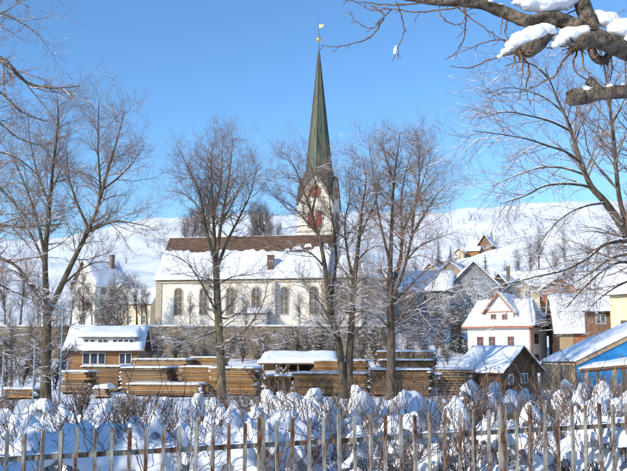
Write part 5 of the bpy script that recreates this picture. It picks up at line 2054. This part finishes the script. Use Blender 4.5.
def shrub_proto(seed, n_st, caps, spread=.32, lean=0.0, apart=False, dens=1.0):
    """unit shrub, 1 m tall to the top of its snow"""
    root = thing('shrub', 'x', 'shrub', (0, 0, -500))
    w = Wood(seed)
    r = w.r
    for i in range(n_st):
        a = r.uniform(0, 6.283)
        l = spread * r.uniform(.2, 1.15)
        h = r.uniform(.72, 1.12)
        bx, by = math.cos(a) * .10 * r.random(), math.sin(a) * .10 * r.random()
        pts = [(bx, by, -.1), (bx + math.cos(a) * l * .3, by + math.sin(a) * l * .3, h * .4), (bx + math.cos(a) * l * .7 + lean * .3, by + math.sin(a) * l * .7, h * .75), (bx + math.cos(a) * l * 1.1 + lean, by + math.sin(a) * l * 1.1, h)]
        p, rad = w.limb(pts, r.uniform(.003, .0052), .0017, 0, sub=3, wob=.008)
        w.spawn(p, rad, 0, [dict(n=4.5 * dens, ang=(18, 45), len=(.15, .4), taper=.3, rr=.7, rmax=.0045, rmin=.0028, seg=4, wander=.12, trop=.08),
                            dict(n=3.5 * dens, ang=(20, 50), len=(.06, .16), taper=.3, rr=.7, rmax=.003, rmin=.0022, seg=3, wander=.12, trop=.06)], .3)
    V, Q = w.tubes([(p, a) for p, a, l in w.items], 4)
    tag(link('stems', fast_mesh('stems', V, Q, 'stem'), root), kind='stuff')
    for lst in ([[c] for c in caps] if apart else [caps]):
        bm = bmesh.new()
        for c in lst:
            if len(c) == 6:
                x, y, z, sx, sy, sz = c
                bmesh.ops.create_icosphere(bm, subdivisions=2, radius=1, matrix=Matrix.Translation((x, y, z)) @ Matrix.Diagonal((sx, sy, sz, 1)))
            else:
                drape(bm, *c)
        remesh_link('snow_cap', bm, 'snow', root, .015 if apart else .019, lump=.024 if apart else .032)
    si = w.snow_items((0, .10, .2), seed, minr=.0022, add=.0035, gain=.8)
    if si:
        V, Q = w.tubes(si, 4)
        tag(link('stem_snow', fast_mesh('stem_snow', V, Q, 'snow'), root), kind='stuff')
    return root


PROTOS = [
    shrub_proto(1, 11, [(0, 0, .96, .30, .22, .17, 1.3), (-.22, .03, .70, .22, .2, .14, 2.1), (.22, -.04, .64, .21, .2, .14, 5.2), (.05, -.14, .5, .2, .16, .12, 6.3)], dens=.85),
    shrub_proto(2, 13, [(-.08, 0, .96, .22, .22, .13, 3.3), (.17, .03, .82, .2, .2, .12, 4.7), (-.26, 0, .66, .18, .18, .11, 8.1), (.02, -.1, .54, .22, .16, .12, 9.9), (.26, .02, .5, .16, .16, .1, 1.9)], .36, dens=.85),
    shrub_proto(3, 11, [(.0, 0, .96, .17, .2, .13, 6.1), (.1, -.03, .70, .15, .18, .11, 7.7), (-.1, .02, .55, .13, .14, .10, 2.7)], .30, dens=.85),
    shrub_proto(4, 14, [(-.16, 0, .88, .12, .10, .08, 1.9), (.06, .05, .96, .11, .11, .08, 2.8), (.22, -.03, .76, .13, .12, .09, 3.9), (0, -.1, .56, .17, .13, .1, 4.4), (-.27, .02, .6, .12, .10, .08, 5.8)], .40, apart=True, dens=.9),
    shrub_proto(5, 15, [(.12, 0, .88, .08, .08, .06, 1.1), (-.14, .05, .72, .09, .08, .06, 2.2), (.02, -.12, .5, .12, .1, .07, 3.1), (.24, .05, .6, .08, .08, .06, 6.6)], .42, .06, apart=True, dens=.8),
    shrub_proto(6, 12, [(0, 0, .96, .38, .22, .19, 2.5), (-.32, .03, .74, .28, .2, .16, 3.5), (.32, -.03, .70, .27, .2, .16, 4.5), (.02, -.16, .56, .32, .16, .16, 5.5)], .42, dens=.8),
]
CAPW = [.60, .62, .32, .6, .4, .85]
ORD = ['first', 'second', 'third', 'fourth', 'fifth', 'sixth', 'seventh', 'eighth', 'ninth', 'tenth', 'eleventh', 'twelfth', 'thirteenth', 'fourteenth', 'fifteenth', 'sixteenth',
       'seventeenth', 'eighteenth', 'nineteenth', 'twentieth', 'twenty-first']
PICK = [14.5, 31.5, 48.3, 65, 82, 98.6, 114.8, 131.3, 147.7, 163.7, 179.6, 195, 211, 227.2, 242.6, 261.2, 279, 294.8, 309.5, 325, 340, 355, 370.2, 385.5, 399.6, 414, 428.6, 443, 458.4, 472, 486, 502.5, 518, 531.5, 545, 557.6, 571.7, 584.7, 597.8, 611, 623.7]


def picket_name(px):
    k = min(range(len(PICK)), key=lambda i: abs(PICK[i] - px))
    if k < 20:
        return ORD[k] + ' fence bar from left'
    return ORD[len(PICK) - 1 - k] + ' fence bar from right'


USED = set()
USED_LABEL = {}


def shrub(px, ytop, wpx, proto, hgt=1.25, adj=''):
    # distance at which a shrub of this height reaches row ytop
    best, by = 9, 1e9
    for i in range(160):
        Y = 7.9 + i * .15
        p = at(px, ytop, Y)
        e = abs(p.z - gz(p.x, Y) - hgt)
        if e < by:
            best, by = Y, e
    Y = best
    p = at(px, ytop, Y)
    g = gz(p.x, Y)
    H = max(.5, min(1.9, p.z - g))
    s = 1.22 * wpx / F * Y / CAPW[proto] if wpx else H * rnd.uniform(.8, 1.05)
    s = max(.55, rnd.uniform(.9, 1.25) * H, min(1.7, s))
    look = ['round snow-mound shrub', 'lumpy snow-smothered shrub', 'slim snow-tufted shrub', 'shrub with snow puffs', 'mostly bare brown-stemmed shrub', 'broad snow-domed shrub'][proto]
    where = 'just' if Y < 10.5 else ('a little way' if Y < 14 else 'well')
    lb = f'{look} {where} behind the {picket_name(px)}'
    sc = (s, s, H / .98)
    pr = PROTOS[proto]
    if proto not in USED:
        USED.add(proto)
        pr.location = (p.x, Y, g)
        pr.rotation_euler = (0, 0, rnd.uniform(-.5, .5))
        pr.scale = sc
        pr['label'] = lb
        pr['group'] = 'snow-laden shrubs behind the fence'
        o = pr
    else:
        o = copy_thing(pr, (p.x, Y, g), rnd.uniform(-3, 3), sc, lb, 'snow-laden shrubs behind the fence')
    USED_LABEL.setdefault(lb, []).append((Y, o))


for a in [
    (8, 405, 17, 1), (43, 398, 32, 0), (35, 424, 26, 0), (65, 405, 17, 2), (87, 409, 23, 1), (104, 400, 20, 2), (108, 415, 20, 1), (20, 418, 16, 3),
    (75, 422, 24, 5), (128, 417, 22, 1), (147, 424, 24, 5), (166, 397, 11, 2), (195, 394, 15, 2), (213, 397, 20, 0), (199, 414, 19, 1), (183, 425, 22, 3),
    (237, 408, 24, 5), (253, 402, 16, 1), (222, 426, 24, 5), (271, 390, 10, 2), (282, 392, 12, 2), (295, 393, 12, 2), (268, 412, 18, 1), (288, 409, 21, 0),
    (315, 396, 15, 1), (311, 389, 9, 2), (334, 409, 10, 2), (360, 386, 9, 2), (366, 392, 12, 2), (418, 385, 14, 1), (412, 398, 10, 2), (325, 402, 14, 3), (303, 404, 14, 3),
    (479, 382, 7, 2), (496, 384, 8, 2), (495, 399, 11, 2), (490, 414, 12, 1), (533, 397, 11, 2), (549, 391, 10, 2), (549, 408, 14, 1), (581, 384, 10, 2),
    (566, 392, 10, 3), (597, 388, 10, 3), (611, 383, 10, 2), (623, 392, 10, 3), (576, 405, 16, 1), (604, 408, 16, 1), (520, 405, 12, 3), (468, 402, 10, 3), (508, 391, 8, 3),
    (560, 381, 7, 2), (590, 396, 9, 2),
]:
    if a[0] > 430:
        a = (a[0], a[1], a[2] * 1.3, 3 if a[3] == 2 else a[3])
    shrub(*a)
# thin bare-stemmed ones between
for px, yt in [(25, 410), (118, 403), (140, 400), (176, 405), (230, 398), (246, 395), (262, 397), (305, 392), (320, 393), (345, 398),
               (377, 404), (395, 400), (425, 400), (440, 402), (448, 394), (462, 390), (473, 393), (484, 390), (492, 381), (503, 386), (512, 379), (526, 386), (537, 388), (543, 381),
               (555, 388), (572, 384), (585, 380), (594, 384), (602, 379), (608, 394), (618, 380), (626, 388), (507, 402), (530, 410), (559, 412), (588, 412), (615, 410), (475, 412), (366, 412), (285, 415)]:
    shrub(px, yt, 0, 4, 1.35)
for lb, lst in USED_LABEL.items():
    if len(lst) > 1:
        lst.sort(key=lambda t: t[0])
        for i, (Y, o) in enumerate(lst):
            o['label'] = ('nearer ' if i == 0 else 'farther ' if i == len(lst) - 1 else 'middle ') + lb

if False:
    print('objects', len(bpy.data.objects), 'tris', sum(len(m.loops) - 2 * len(m.polygons) for m in bpy.data.meshes))
